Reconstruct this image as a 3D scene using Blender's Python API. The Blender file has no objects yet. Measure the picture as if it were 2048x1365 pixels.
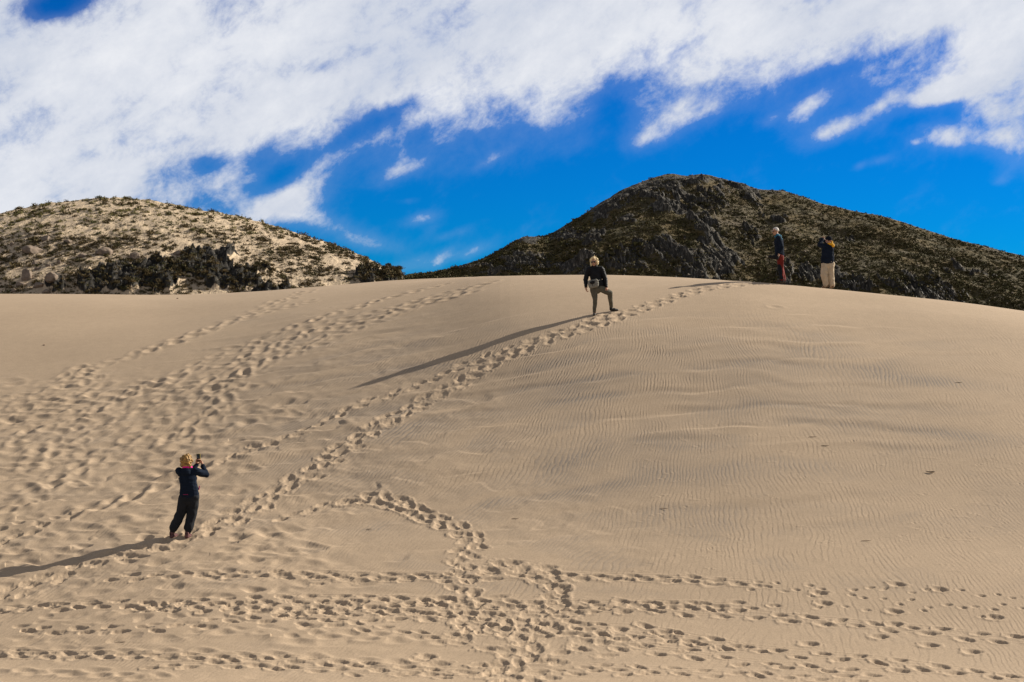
import bpy, math, random
import numpy as np
from mathutils import Vector, Matrix, Euler, noise as mnoise

random.seed(7); RNG = np.random.RandomState(11)
SC = bpy.context.scene
COL = SC.collection
R = math.radians
F = 2844.0            # focal length of a 2048 px wide picture (about 50 mm on a 36 mm sensor)
EYE = 682.5           # row of the eye level

# ------------------------------------------------------------------ camera
cam_d = bpy.data.cameras.new('camera'); cam = bpy.data.objects.new('camera', cam_d); COL.objects.link(cam)
cam.location = (0, 0, 0); cam.rotation_euler = (R(90), 0, 0)
cam_d.sensor_width = 36; cam_d.lens = 36 * F / 2048; cam_d.clip_start = .1; cam_d.clip_end = 20000
SC.camera = cam
SC.render.resolution_x = 1024; SC.render.resolution_y = 682
SC.view_settings.view_transform = 'Standard'; SC.view_settings.look = 'None'
SC.view_settings.exposure = .62; SC.view_settings.gamma = 1; SC.view_settings.use_curve_mapping = False
# ------------------------------------------------------------------ sun
SUN_V = Vector((6.14, 3.0, 3.44)).normalized()
sun_d = bpy.data.lights.new('sun', 'SUN'); sun = bpy.data.objects.new('sun', sun_d); COL.objects.link(sun)
sun_d.energy = 5.0; sun_d.angle = R(.5); sun_d.color = (1, .92, .79)
sun.rotation_euler = SUN_V.to_track_quat('Z', 'Y').to_euler(); sun.location = (60, 30, 60)
SUN_EL = math.asin(SUN_V.z); SUN_ROT = math.atan2(SUN_V.x, SUN_V.y)

# ------------------------------------------------------------------ node helper
class NT:
    def __init__(s, tree): s.t = tree; s.n = tree.nodes; s.l = tree.links
    def node(s, typ, **kw):
        n = s.n.new(typ)
        for k, v in kw.items(): setattr(n, k, v)
        return n
    def put(s, sock, v):
        if v is None: return
        if isinstance(v, bpy.types.NodeSocket): s.l.new(v, sock)
        else: sock.default_value = v
    def m(s, op, a, b=None, c=None, clamp=False):
        n = s.node('ShaderNodeMath', operation=op, use_clamp=clamp)
        s.put(n.inputs[0], a); s.put(n.inputs[1], b); s.put(n.inputs[2], c); return n.outputs[0]
    def noise(s, vec, scale, detail=4, rough=.55, dist=0.0, lac=2.0):
        n = s.node('ShaderNodeTexNoise')
        if vec is not None: s.l.new(vec, n.inputs['Vector'])
        n.inputs['Scale'].default_value = scale; n.inputs['Detail'].default_value = detail
        n.inputs['Roughness'].default_value = rough; n.inputs['Distortion'].default_value = dist
        n.inputs['Lacunarity'].default_value = lac
        return n.outputs['Fac']
    def ramp(s, fac, stops, interp='LINEAR'):
        n = s.node('ShaderNodeValToRGB'); cr = n.color_ramp; cr.interpolation = interp
        while len(cr.elements) < len(stops): cr.elements.new(.5)
        for e, (p, c) in zip(cr.elements, stops):
            e.position = p; e.color = (c[0], c[1], c[2], 1) if len(c) == 3 else c
        s.l.new(fac, n.inputs[0]); return n.outputs[0]
    def mix(s, f, a, b, blend='MIX'):
        n = s.node('ShaderNodeMix', data_type='RGBA', blend_type=blend)
        s.put(n.inputs[0], f)
        for i, v in ((6, a), (7, b)):
            if isinstance(v, bpy.types.NodeSocket): s.l.new(v, n.inputs[i])
            else: n.inputs[i].default_value = (v[0], v[1], v[2], 1)
        return n.outputs[2]
    def comb(s, x, y, z=0.0):
        n = s.node('ShaderNodeCombineXYZ'); s.put(n.inputs[0], x); s.put(n.inputs[1], y); s.put(n.inputs[2], z)
        return n.outputs[0]
    def sm(s, x, lo, hi):
        n = s.node('ShaderNodeMapRange', interpolation_type='SMOOTHSTEP')
        s.put(n.inputs[0], x); n.inputs[1].default_value = lo; n.inputs[2].default_value = hi
        return n.outputs[0]

# ------------------------------------------------------------------ world: blue sky and a broken cloud deck
W = bpy.data.worlds.new('World'); SC.world = W; W.use_nodes = True
w = NT(W.node_tree); w.n.clear()
w_out = w.node('ShaderNodeOutputWorld'); w_bg = w.node('ShaderNodeBackground')
w.l.new(w_bg.outputs[0], w_out.inputs[0])
sky = w.node('ShaderNodeTexSky', sky_type='NISHITA')
sky.sun_disc = False; sky.sun_elevation = SUN_EL; sky.sun_rotation = SUN_ROT
sky.altitude = 900; sky.air_density = 1.0; sky.dust_density = .15; sky.ozone_density = 5.0
hs = w.node('ShaderNodeHueSaturation'); hs.inputs['Saturation'].default_value = 1.1; hs.inputs['Value'].default_value = .60
hs.inputs['Hue'].default_value = .506
w.l.new(sky.outputs[0], hs.inputs['Color'])
gen = w.node('ShaderNodeTexCoord').outputs['Generated']
sx = w.node('ShaderNodeSeparateXYZ'); w.l.new(gen, sx.inputs[0])
AZ = w.m('ARCTAN2', sx.outputs[0], sx.outputs[1])                 # azimuth from north, radians
EL = w.m('ARCSINE', sx.outputs[2])                                # elevation, radians
def ae(px, py):
    u, v = (px - 1024) / F, (EYE - py) / F
    return math.atan(u), math.atan(v / math.sqrt(1 + u * u))
UNIT = 1 / F
fc = w.node('ShaderNodeFloatCurve')
edge = [(-300, 560), (0, 560), (200, 520), (330, 432), (430, 418), (520, 362), (620, 322), (700, 300), (800, 285), (900, 278),
        (1000, 268), (1080, 255), (1160, 238), (1230, 195), (1300, 178), (1400, 180), (1500, 172), (1580, 178), (1660, 168),
        (1760, 165), (1850, 165), (1920, 155), (1990, 195), (2060, 270), (2200, 330)]
def nx(a): return (a + .5) / 1.0
cv = fc.mapping.curves[0]
pts = []
for px, py in edge:
    a, e = ae(px, py); pts.append((nx(a), (e + .1) / .5))
cv.points[0].location = (0, .1); cv.points[1].location = (1, .3)
for p in pts: cv.points.new(*p)
for p in cv.points: p.handle_type = 'AUTO'
fc.mapping.update()
w.put(fc.inputs['Value'], w.m('ADD', AZ, .5, clamp=True))
edge_el = w.m('SUBTRACT', w.m('MULTIPLY', fc.outputs[0], .5), .1)
M = w.m('DIVIDE', w.m('SUBTRACT', EL, edge_el), 105 * UNIT)
M = w.m('MINIMUM', w.m('MAXIMUM', M, -1.05), 1.05)
# lone wisps (+) and blue openings (-): px, py, half length, half width, tilt (deg, up to the right), amount
blobs = [(125, 4, 80, 24, 18, -1.9), (425, 330, 80, 20, 12, -1.0), (320, 292, 70, 14, 25, -.3), (560, 352, 60, 18, 35, -.65), (760, 238, 120, 16, 28, -.8),
         (860, 255, 60, 18, 30, -.5), (590, 400, 85, 34, 32, 1.15), (530, 425, 80, 30, 20, 1.0), (690, 465, 80, 26, -18, .85), (760, 492, 60, 18, -8, .7), (640, 440, 60, 20, -10, .5),
         (845, 438, 42, 12, 14, .95), (815, 402, 24, 7, 10, .6), (905, 468, 46, 9, 20, .8), (862, 462, 24, 9, 30, .6), (810, 535, 78, 16, 12, 1.15),
         (890, 508, 26, 12, 40, .8), (950, 503, 42, 13, 22, .95), (800, 345, 52, 17, 22, 1.0), (985, 318, 42, 9, 30, .7),
         (1330, 240, 110, 42, 22, 1.0), (1280, 285, 42, 20, 28, .8), (1230, 215, 28, 45, 0, -.7), (1665, 262, 62, 24, 20, 1.7), (1610, 215, 52, 20, 25, .95),
         (1535, 243, 24, 12, 20, .6), (1765, 208, 46, 13, 32, .75), (1775, 255, 34, 11, 30, .35), (1720, 332, 14, 8, 25, .8), (1762, 320, 22, 8, 12, .85),
         (1898, 275, 46, 26, -8, 1.5), (1880, 190, 66, 20, 10, 1.35), (1975, 205, 42, 60, 20, .8), (2010, 285, 46, 44, 10, 1.3), (2020, 345, 30, 14, 20, .3),
         (1705, 135, 90, 14, 14, -.5), (1830, 285, 14, 6, 0, .5), (1830, 235, 60, 14, 15, -.6), (1985, 250, 22, 12, 0, -.5), (2005, 360, 18, 9, 20, .7),
         (1150, 292, 60, 12, 20, .35), (1440, 215, 50, 16, 20, .4)]
for px, py, rl, rw, tilt, amt in blobs:
    a0, e0 = ae(px, py); ct, st = math.cos(R(tilt)), math.sin(R(tilt))
    dx = w.m('SUBTRACT', AZ, a0); dy = w.m('SUBTRACT', EL, e0)
    p = w.m('MULTIPLY_ADD', dx, ct / (rl * UNIT), w.m('MULTIPLY', dy, st / (rl * UNIT)))
    q = w.m('MULTIPLY_ADD', dy, ct / (rw * UNIT), w.m('MULTIPLY', dx, -st / (rw * UNIT)))
    g = w.m('EXPONENT', w.m('MULTIPLY', w.m('ADD', w.m('MULTIPLY', p, p), w.m('MULTIPLY', q, q)), -.8))
    M = w.m('MULTIPLY_ADD', g, amt, M)
ct, st = math.cos(R(33)), math.sin(R(33))
P = w.m('MULTIPLY_ADD', AZ, ct, w.m('MULTIPLY', EL, st)); Q = w.m('MULTIPLY_ADD', EL, ct, w.m('MULTIPLY', AZ, -st))
streak = w.noise(w.comb(w.m('MULTIPLY', P, 9), w.m('MULTIPLY', Q, 18)), 1.0, 7, .55, .08)
puff = w.noise(w.comb(w.m('MULTIPLY', P, 32), w.m('MULTIPLY', Q, 42), 3.3), 1.0, 10, .66, .2)
body = w.noise(w.comb(w.m('MULTIPLY', P, 4.5), w.m('MULTIPLY', Q, 12), 8.1), 1.0, 8, .55, .1)
fine = w.noise(w.comb(w.m('MULTIPLY', P, 105), w.m('MULTIPLY', Q, 150), 5.7), 1.0, 8, .7, .4)
N = w.m('ADD', w.m('MULTIPLY', w.m('SUBTRACT', streak, .5), 2.2), w.m('MULTIPLY', w.m('SUBTRACT', puff, .5), 2.2))
N = w.m('ADD', N, w.m('MULTIPLY', w.m('SUBTRACT', fine, .5), .5))
D = w.m('ADD', M, N)
dens = w.m('MAXIMUM', w.sm(D, -.25, 1.0), w.m('MULTIPLY', w.sm(w.m('MULTIPLY_ADD', N, .7, M), -1.0, .6), .13))
shade = w.m('ADD', w.m('MULTIPLY', body, .5), w.m('ADD', w.m('MULTIPLY', streak, .25), w.m('ADD', w.m('MULTIPLY', puff, .25), w.m('MULTIPLY', fine, .08))))
ccol = w.ramp(shade, [(.40, (.33, .375, .47)), (.52, (.43, .455, .51)), (.66, (.55, .56, .585))])
fill_dim = w.m('ADD', w.m('MULTIPLY', w.sm(EL, .27, .60), .62), w.m('MULTIPLY', w.sm(w.m('ABSOLUTE', AZ), .50, 1.0), .22))   # unseen deck overhead and behind, darkened to cut the ambient light
ccol = w.mix(w.m('MINIMUM', fill_dim, .72), ccol, (.035, .032, .028))
skyc = w.mix(1.0, hs.outputs[0], (.0005, .052, .103), 'MULTIPLY')       # the sky texture at strength 0.1
w.l.new(w.mix(w.m('MULTIPLY', dens, .97), skyc, ccol), w_bg.inputs['Color']); w_bg.inputs['Strength'].default_value = 1.0

# ------------------------------------------------------------------ tags
def tag(o, label=None, cat=None, group=None, kind=None):
    if label: o['label'] = label
    if cat: o['category'] = cat
    if group: o['group'] = group
    if kind: o['kind'] = kind
    return o
def empty(name, loc=(0, 0, 0)):
    o = bpy.data.objects.new(name, None); COL.objects.link(o); o.location = loc; o.empty_display_size = .1; return o

# ------------------------------------------------------------------ materials
def mat(name, color, rough=.8, bump=None, spec=.3, var=None, sheen=0):
    m_ = bpy.data.materials.new(name); m_.use_nodes = True; t = NT(m_.node_tree)
    b = t.n['Principled BSDF']; b.inputs['Roughness'].default_value = rough
    b.inputs['Specular IOR Level'].default_value = spec
    tc = t.node('ShaderNodeTexCoord').outputs['Object']
    c = color
    if var:
        sc, amt = var; f = t.noise(tc, sc, 5, .6)
        c = t.ramp(f, [(.3, tuple(x * (1 - amt) for x in color)), (.7, tuple(min(1, x * (1 + amt)) for x in color))])
        t.l.new(c, b.inputs['Base Color'])
    else: b.inputs['Base Color'].default_value = (*color, 1)
    if bump:
        sc, amt = bump; bn = t.node('ShaderNodeBump'); bn.inputs['Strength'].default_value = amt; bn.inputs['Distance'].default_value = .01
        t.l.new(t.noise(tc, sc, 5, .6), bn.inputs['Height']); t.l.new(bn.outputs[0], b.inputs['Normal'])
    return m_

# ------------------------------------------------------------------ numpy noise
_perm = np.random.RandomState(3).permutation(4096).astype(np.int64)
_ang = np.random.RandomState(4).rand(4096) * 2 * np.pi
_gx, _gy = np.cos(_ang), np.sin(_ang)
def pn(x, y, seed=0):
    x0 = np.floor(x); y0 = np.floor(y); fx = x - x0; fy = y - y0
    xi = x0.astype(np.int64) + seed * 57; yi = y0.astype(np.int64) + seed * 131
    def g(i, j, dx, dy):
        h = _perm[(_perm[(xi + i) & 4095] + yi + j) & 4095]; return _gx[h] * dx + _gy[h] * dy
    u = fx * fx * fx * (fx * (fx * 6 - 15) + 10); v = fy * fy * fy * (fy * (fy * 6 - 15) + 10)
    a = g(0, 0, fx, fy) * (1 - u) + g(1, 0, fx - 1, fy) * u
    b = g(0, 1, fx, fy - 1) * (1 - u) + g(1, 1, fx - 1, fy - 1) * u
    return (a * (1 - v) + b * v) * 1.5
def fbm(x, y, o=4, seed=0, rough=.5):
    s = 0; a = 1; t = 0
    for i in range(o):
        s = s + a * pn(x * 2 ** i, y * 2 ** i, seed + i); t += a; a *= rough
    return s / t * 1.4
def sstep(x, a, b):
    t = np.clip((x - a) / (b - a), 0, 1); return t * t * (3 - 2 * t)
def pchip(x, y, xq):
    x = np.asarray(x, float); y = np.asarray(y, float); xq = np.asarray(xq, float)
    h = np.diff(x); dl = np.diff(y) / h; d = np.zeros_like(y)
    for i in range(1, len(x) - 1):
        if dl[i - 1] * dl[i] > 0:
            w1 = 2 * h[i] + h[i - 1]; w2 = h[i] + 2 * h[i - 1]; d[i] = (w1 + w2) / (w1 / dl[i - 1] + w2 / dl[i])
    d[0] = dl[0]; d[-1] = dl[-1]
    k = np.clip(np.searchsorted(x, xq) - 1, 0, len(x) - 2); t = (xq - x[k]) / h[k]
    t2 = t * t; t3 = t2 * t
    return (2 * t3 - 3 * t2 + 1) * y[k] + (t3 - 2 * t2 + t) * h[k] * d[k] + (-2 * t3 + 3 * t2) * y[k + 1] + (t3 - t2) * h[k] * d[k + 1]

def grid_mesh(name, X, Y, Z, material, attrs=None):
    nr, nc = X.shape
    me = bpy.data.meshes.new(name); n = nr * nc
    co = np.empty((n, 3), np.float32); co[:, 0] = X.ravel(); co[:, 1] = Y.ravel(); co[:, 2] = Z.ravel()
    idx = np.arange(n, dtype=np.int32).reshape(nr, nc)
    q = np.stack([idx[:-1, :-1], idx[:-1, 1:], idx[1:, 1:], idx[1:, :-1]], -1).reshape(-1, 4)
    fill(me, co, q)
    me.polygons.foreach_set('use_smooth', np.ones(len(q), bool))
    for k, v in (attrs or {}).items():
        a = me.attributes.new(k, 'FLOAT', 'POINT'); a.data.foreach_set('value', v.ravel().astype(np.float32))
    me.materials.append(material); me.update()
    o = bpy.data.objects.new(name, me); COL.objects.link(o); return o
def fill(me, co, q):
    k = q.shape[1]
    me.vertices.add(len(co)); me.vertices.foreach_set('co', np.ascontiguousarray(co, np.float32).ravel())
    me.loops.add(len(q) * k); me.loops.foreach_set('vertex_index', np.ascontiguousarray(q, np.int32).ravel())
    me.polygons.add(len(q)); me.polygons.foreach_set('loop_start', np.arange(0, len(q) * k, k, dtype=np.int32))
    try: me.polygons.foreach_set('loop_total', np.full(len(q), k, np.int32))
    except Exception: pass
    me.update(calc_edges=True)

# ================================================================== THE DUNE
cols = {
 -1400: [(21.5, 1380), (28.2, 1110), (33, 940), (39, 810), (45, 710), (51, 645), (56, 625)],
 0:    [(21.5, 1365), (28.2, 1090), (33, 920), (39, 768), (45, 658), (51, 599), (56, 588)],
 400:  [(21, 1365), (28, 1075), (33.5, 885), (38.5, 752), (45, 642), (51, 594), (55.5, 588)],
 800:  [(21, 1365), (28, 1070), (33.5, 850), (39, 690), (45, 595), (51, 562), (54, 560)],
 1190: [(21, 1365), (27.5, 1085), (33, 850), (39, 634), (43, 573), (47, 551)],
 1560: [(21, 1365), (27, 1095), (33, 835), (38, 665), (41, 598), (43.7, 571)],
 2048: [(21, 1365), (26.5, 1110), (32, 880), (37, 720), (41, 640), (43.5, 622)],
 3400: [(21, 1365), (26.5, 1130), (32, 940), (37, 830), (42, 770), (46, 755)]}
DG = np.arange(3, 150.01, .25)
cpx = sorted(cols); tab = []
for px in cpx:
    k = cols[px]; ds = [3, 8, 14] + [a for a, b in k]; zs = [-2.6, -4.0, -5.15] + [(EYE - b) * a / F for a, b in k]
    de, ze = ds[-1], zs[-1]
    ds += [de + 4, de + 12, de + 25, de + 45, 152]; zs += [ze - .05, ze - 1.3, ze - 5, ze - 11, -16]
    tab.append(pchip(ds, zs, DG))
tab = np.array(tab)
sil = [(-1400, 625), (-400, 592), (0, 588), (150, 589), (300, 590), (400, 588), (500, 583), (600, 576), (700, 568.5), (800, 561), (900, 556), (1000, 552.5),
       (1100, 551.5), (1190, 552), (1300, 554), (1400, 558.5), (1500, 564.5), (1560, 569), (1640, 577), (1750, 588), (1850, 598.5), (1950, 610), (2048, 622.5), (2500, 690), (3400, 755)]
def smooth_rows(px_q):
    out = np.empty((len(DG), len(px_q)))
    for i in range(len(DG)): out[i] = pchip(cpx, tab[:, i], px_q)
    return out
PXT = np.arange(-1400, 3401, 20.0)
ZT = smooth_rows(PXT)                                   # rows: distance, cols: bearing
ker = np.hanning(23); ker /= ker.sum()                  # smooth across bearings
ZTp = np.pad(ZT, ((0, 0), (11, 11)), mode='edge')
ZT = sum(ker[i] * ZTp[:, i:i + ZT.shape[1]] for i in range(23))
PY = EYE - F * ZT / DG[:, None]
vis = (DG > 30) & (DG < 75)
tgt = pchip([a for a, b in sil], [b for a, b in sil], PXT)
for it in range(3):
    PY = EYE - F * ZT / DG[:, None]; pj = np.where(vis[:, None], PY, 1e9); ic = pj.argmin(0); dc = DG[ic]; dz = (pj.min(0) - tgt) * dc / F
    dcs = np.convolve(np.pad(dc, 11, mode='edge'), ker, 'valid')
    for j in range(len(PXT)): ZT[:, j] += dz[j] * sstep(DG, dcs[j] - 14, dcs[j] - 1)
PY = EYE - F * ZT / DG[:, None]
def zbase(px, d):
    fx = np.clip((np.asarray(px, float) + 1400) / 20, 0, len(PXT) - 1.001); fd = np.clip((np.asarray(d, float) - 3) / .25, 0, len(DG) - 1.001)
    i = fd.astype(int); j = fx.astype(int); a = fd - i; b = fx - j
    return (ZT[i, j] * (1 - a) * (1 - b) + ZT[i + 1, j] * a * (1 - b) + ZT[i, j + 1] * (1 - a) * b + ZT[i + 1, j + 1] * a * b)
def zat(x, y): return float(zbase(x / y * F + 1024, y))
def on_dune(px, py):
    """ground point seen in direction px,py"""
    z = zbase(np.full(len(DG), px), DG); p = EYE - F * z / DG
    for i in range(len(DG) - 1):
        if DG[i] > 12 and (p[i] - py) * (p[i + 1] - py) <= 0 and p[i] > p[i + 1]:
            t = (p[i] - py) / (p[i] - p[i + 1]); d = DG[i] + .25 * t
            return Vector(((px - 1024) / F * d, d, float(zbase(px, d))))
    pj = np.where(vis, p, 1e9); d = DG[int(np.argmin(pj))]
    return Vector(((px - 1024) / F * d, d, float(zbase(px, d))))

# fine polar grid
pxs = np.concatenate([np.arange(-1400, -60, 12.0), np.arange(-60, 2110, 1.25), np.arange(2110, 3400, 12.0)])
NR = 1250
Dg = np.empty((NR, len(pxs)))
scr = []
for j in range(0, len(PXT)):
    p = PY[:, j]; step = np.abs(np.diff(p)) * (DG[1:] < 75) * (DG[1:] > 18)
    step = np.minimum(step, 30) + .9 + 2.2 * ((DG[1:] > 36) & (DG[1:] < 66))
    step[DG[1:] > 72] = .25; step[DG[1:] < 19.5] = 1.2
    c = np.concatenate([[0], np.cumsum(step)]); scr.append(np.interp(np.linspace(0, c[-1], NR), c, DG))
scr = np.array(scr).T
for i in range(NR): Dg[i] = np.interp(pxs, PXT, scr[i])
PXg = np.broadcast_to(pxs, Dg.shape)
Yg = Dg; Xg = (PXg - 1024) / F * Dg
Zg = zbase(PXg, Dg)
PYg = EYE - F * Zg / Dg
base_mask = (Dg > 16) & (Dg < 75)

# --- long low bands running across the slope
warp = fbm(Xg / 7, Yg / 7, 3, 20) * 1.4 + fbm(Xg / 2.2, Yg / 1.6, 2, 22) * .22
band_ph = (Yg - Xg * .16 + warp) / 1.35
band = np.sin(2 * np.pi * band_ph + .8 * np.sin(2 * np.pi * band_ph))
warp2 = fbm(Xg / 6, Yg / 4, 2, 40) * .5 + fbm(Xg / 1.4, Yg / 1.1, 2, 42) * .13
b2 = (Yg - Xg * .22 + warp2) / 1.05
bt = b2 - np.floor(b2); band2 = np.where(bt < .84, bt / .84, (1 - bt) / .16) * 2 - 1   # gentle rise, narrow step facing the sun
bmask = sstep(PYg, 600, 700) * (1 - sstep(PYg, 1010, 1130)) * sstep(PXg, 250, 600) * (1 - sstep(PXg, 1700, 2050) * .75)
lmask = (1 - sstep(PXg, 520, 900)) * sstep(PYg, 720, 860)            # hummocky, trodden left side
patch = .55 + .9 * np.clip(fbm(Xg / 5, Yg / 4, 2, 25), -.5, .6)
Hd = .012 * band * bmask * patch
upper = sstep(PYg, 600, 650) * (1 - sstep(PYg, 830, 960)) * sstep(PXg, 350, 700) * (1 - sstep(PXg, 1500, 1900))
Hd += .020 * band2 * upper * (.5 + .5 * patch) * (.25 + np.clip(fbm(Xg / 2.2, Yg / 1.2, 2, 33) * 2, 0, 1.3))
Hd += .05 * fbm(Xg / 9, Yg / 7, 3, 5)
# --- hummocks of old, wind-blurred steps
hz = fbm(Xg / .85 + .3 * Yg, Yg / .52, 3, 50, .5)
hz2 = fbm(Xg / .34, Yg / .42, 2, 55)
soft_l = lmask * (1 - sstep(PYg, 1180, 1260) * .7)
midl = (1 - sstep(PXg + (PYg - 560) * -.9, 560, 1000)) * sstep(PYg + PXg * .28, 760, 860) * (1 - sstep(PYg, 1100, 1200) * .6)
Hd += (.025 * hz + .009 * hz2) * np.clip(.75 * soft_l + .45 * midl, 0, 1) * (.6 + .8 * np.clip(fbm(Xg / 4, Yg / 4, 2, 57), -.4, .6))
ledge = (Yg - Xg * .28 + fbm(Xg / 1.1, Yg / .9, 3, 60) * .55) / .95
lt = ledge - np.floor(ledge); led = np.where(lt < .8, lt / .8, (1 - lt) / .2) * 2 - 1
Hd += .016 * led * np.clip(soft_l + .5 * midl, 0, 1) * np.clip(.6 + fbm(Xg / 1.6, Yg / 1.6, 2, 61) * 1.5, 0, 1.4)

# --- wind ripples: crests run up the slope, leaning to the right on the left side
tilt = .44 * (1 - sstep(Xg, -1.5, 7.5))
wv = .022 * fbm(Xg / .16, Yg / .34, 2, 77) + .075 * fbm(Xg / .8, Yg / 1.3, 3, 70) + .24 * fbm(Xg / 3.2, Yg / 3.5, 2, 73)
lam = .082 + .036 * sstep(PXg * .6 + PYg * .9, 900, 2250)
ph = (Xg - tilt * (Yg - 30) + wv) / .098
ph_b = (Xg - tilt * (Yg - 30) * 1.1 + wv * 1.15) / .112
cR = sstep(PXg * .55 + PYg, 1350, 1750)
def rip(p): return np.sin(2 * np.pi * p + .9 * np.sin(2 * np.pi * p))
fork = sstep(fbm(Xg / .9, Yg / 1.2, 2, 64), -.12, .12)
def rip2(p): return rip(p) * fork + rip(p * 1.13 + .3) * (1 - fork)
ramp_n = np.clip(.75 + fbm(Xg / .8, Yg / .8, 3, 80) * 1.1 + fbm(Xg / .12, Yg / .25, 2, 83) * .8, .15, 1.7)
ripA = (.0016 * rip2(ph) * cR + .0036 * rip2(ph_b) * (1 - cR)) * ramp_n
ripfade = np.clip(sstep(PYg, 590, 720) + .15, 0, 1) * (1 - .35 * np.clip(soft_l + midl, 0, 1))
ripfade *= 1 - .75 * (1 - sstep(PYg + PXg * .28, 700, 840))
RIP = ripA * ripfade * base_mask + .0006 * fbm(Xg / .05, Yg / .07, 2, 87) * base_mask

# --- footprints
STAMP = np.zeros_like(Dg); KILL = np.zeros_like(Dg, dtype=np.float64)
colf = pxs
def stamp(cx, cy, ang, L, Wd, depth, soft=0, rim=1.0, push=0.0):
    """press an oval pit into the sand at world cx,cy; ang = walking direction"""
    rad = max(L, Wd) * 1.25 + .05
    pc = cx / cy * F + 1024
    j0 = np.searchsorted(colf, (cx - rad) / (cy - rad * np.sign(cx - rad) * -1 if False else cy) * F + 1024 - 12)
    j1 = np.searchsorted(colf, (cx + rad) / cy * F + 1024 + 12)
    if j1 <= j0: return
    jm = min(len(colf) - 1, max(0, np.searchsorted(colf, pc)))
    i0 = max(0, np.searchsorted(Dg[:, jm], cy - rad - .15)); i1 = min(NR, np.searchsorted(Dg[:, jm], cy + rad + .15))
    if i1 <= i0: return
    sl = (slice(i0, i1), slice(j0, j1))
    dx = Xg[sl] - cx; dy = Yg[sl] - cy
    c, s = math.cos(ang), math.sin(ang)
    u = (dx * c + dy * s) / (L / 2); v = (-dx * s + dy * c) / (Wd / 2)
    wob = 0.22 * pn(dx * 11 + cx * 3, dy * 11 + cy * 5, 5) if not soft else .12 * pn(dx * 4 + cx, dy * 4, 6)
    v = v * (1 + .16 * u)
    r = np.sqrt(u * u + v * v) * (1 + wob)
    if soft:
        h = -depth * np.exp(-r * r * 1.3) + depth * .55 * rim * np.exp(-(r - 1.7) ** 2 * 3)
        STAMP[sl] += h
    else:
        pit = -depth * (1 - sstep(r, .30, 1.10)) * (1 + .35 * u) * .66
        ringr = np.exp(-((r - 1.30) / .24) ** 2)
        old = STAMP[sl]; inside = 1 - sstep(r, .75, 1.15)
        h = old * (1 - inside) + np.minimum(pit, old * inside * .6) * (r < 1.3)
        ridge = depth * rim * ringr * np.clip(.10 + .10 * np.clip(-u, 0, 1) + .22 * push * np.clip(-v, 0, 1) + .12 * pn(dx * 9 + cx, dy * 9 + cy, 9), 0, 1)
        STAMP[sl] = np.where(h > -.01, np.minimum(np.maximum(h, 0) + ridge, .016) + np.minimum(h, 0), h)
    KILL[sl] = np.maximum(KILL[sl], (1 - sstep(r, 1.0, 1.7)) * (1 if not soft else .5))

def path_pts(px_path, step, jitter=0):
    P = [on_dune(a, b) for a, b in px_path]; out = []
    acc = 0.0
    for a, b in zip(P[:-1], P[1:]):
        v = Vector((b.x - a.x, b.y - a.y)); L = v.length
        if L < 1e-6: continue
        t = acc
        while t < L:
            q = a.lerp(b, t / L); out.append((q.x, q.y, math.atan2(v.y, v.x))); t += step * random.uniform(1 - jitter, 1 + jitter)
        acc = t - L
    return out
def trail(path, step=.34, side=.11, L=.30, Wd=.15, depth=.05, soft=0, jit=.03, rim=1, push=0, angj=.15, skip=0):
    for i, (x, y, a) in enumerate(path_pts(path, step, .15)):
        if random.random() < skip: continue
        s = side * (1 if i % 2 else -1) + random.gauss(0, jit)
        k = random.uniform(.85, 1.15)
        stamp(x - math.sin(a) * s + random.gauss(0, jit), y + math.cos(a) * s, a + random.gauss(0, angj), L * k, Wd * k * random.uniform(.9, 1.1),
              depth * random.uniform(.75, 1.2), soft, rim, push)
def groove(path, off, depth=.007, wid=.02):
    pts_ = path_pts(path, .03, 0)
    for (x, y, a) in pts_:
        x2, y2 = x - math.sin(a) * off, y + math.cos(a) * off
        stamp(x2, y2, a, .09, wid * 2.2, depth, 1, .6)

old_trails = [
 [(0, 835), (80, 790), (150, 748), (330, 690), (470, 640), (560, 605), (620, 580)],
 [(0, 850), (70, 815), (150, 790), (185, 765), (160, 735)],
 [(170, 735), (190, 770), (165, 800), (120, 830)],
 [(60, 905), (240, 800), (420, 722), (600, 650), (760, 600), (900, 566)],
 [(0, 960), (200, 855), (400, 765), (520, 702), (700, 640), (880, 590), (1000, 562)],
 [(50, 1000), (300, 855), (430, 775), (560, 715), (700, 652), (840, 612), (960, 580)],
 [(380, 880), (420, 785), (500, 742), (640, 690), (800, 622), (960, 572)],
 [(430, 820), (470, 760), (560, 700), (640, 640)], [(450, 800), (480, 740), (520, 690)],
 [(0, 900), (150, 830), (330, 760)], [(0, 1040), (120, 960), (300, 900), (480, 800)],
 [(0, 880), (120, 840), (260, 790), (390, 750)], [(300, 700), (480, 640), (640, 600)]]
for tr in old_trails:
    near = 1 if tr[0][1] > 880 else .8
    trail(tr, .40, .13, .36, .24, .020 * near, 1, .06, angj=.5)
for k in range(420):                                    # blurred single dents on the trodden left
    px = random.uniform(-40, 620) ; py = random.uniform(760, 1290)
    if px > 620 - (py - 760) * .55 and py < 1050: continue
    q = on_dune(px, py); stamp(q.x, q.y, random.uniform(-.6, .9), random.uniform(.3, .55), random.uniform(.2, .32), random.uniform(.010, .026), 1)
for tr in ([(230, 1155), (560, 1150), (900, 1153), (1130, 1155)], [(0, 1218), (400, 1206), (800, 1212), (1100, 1220)],
           [(0, 1345), (200, 1350), (330, 1356)], [(0, 1262), (300, 1262), (600, 1270), (900, 1285)], [(0, 1305), (400, 1312), (800, 1330)]):
    trail(tr, .3, .1, .3, .18, .02, 1, .05)
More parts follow.
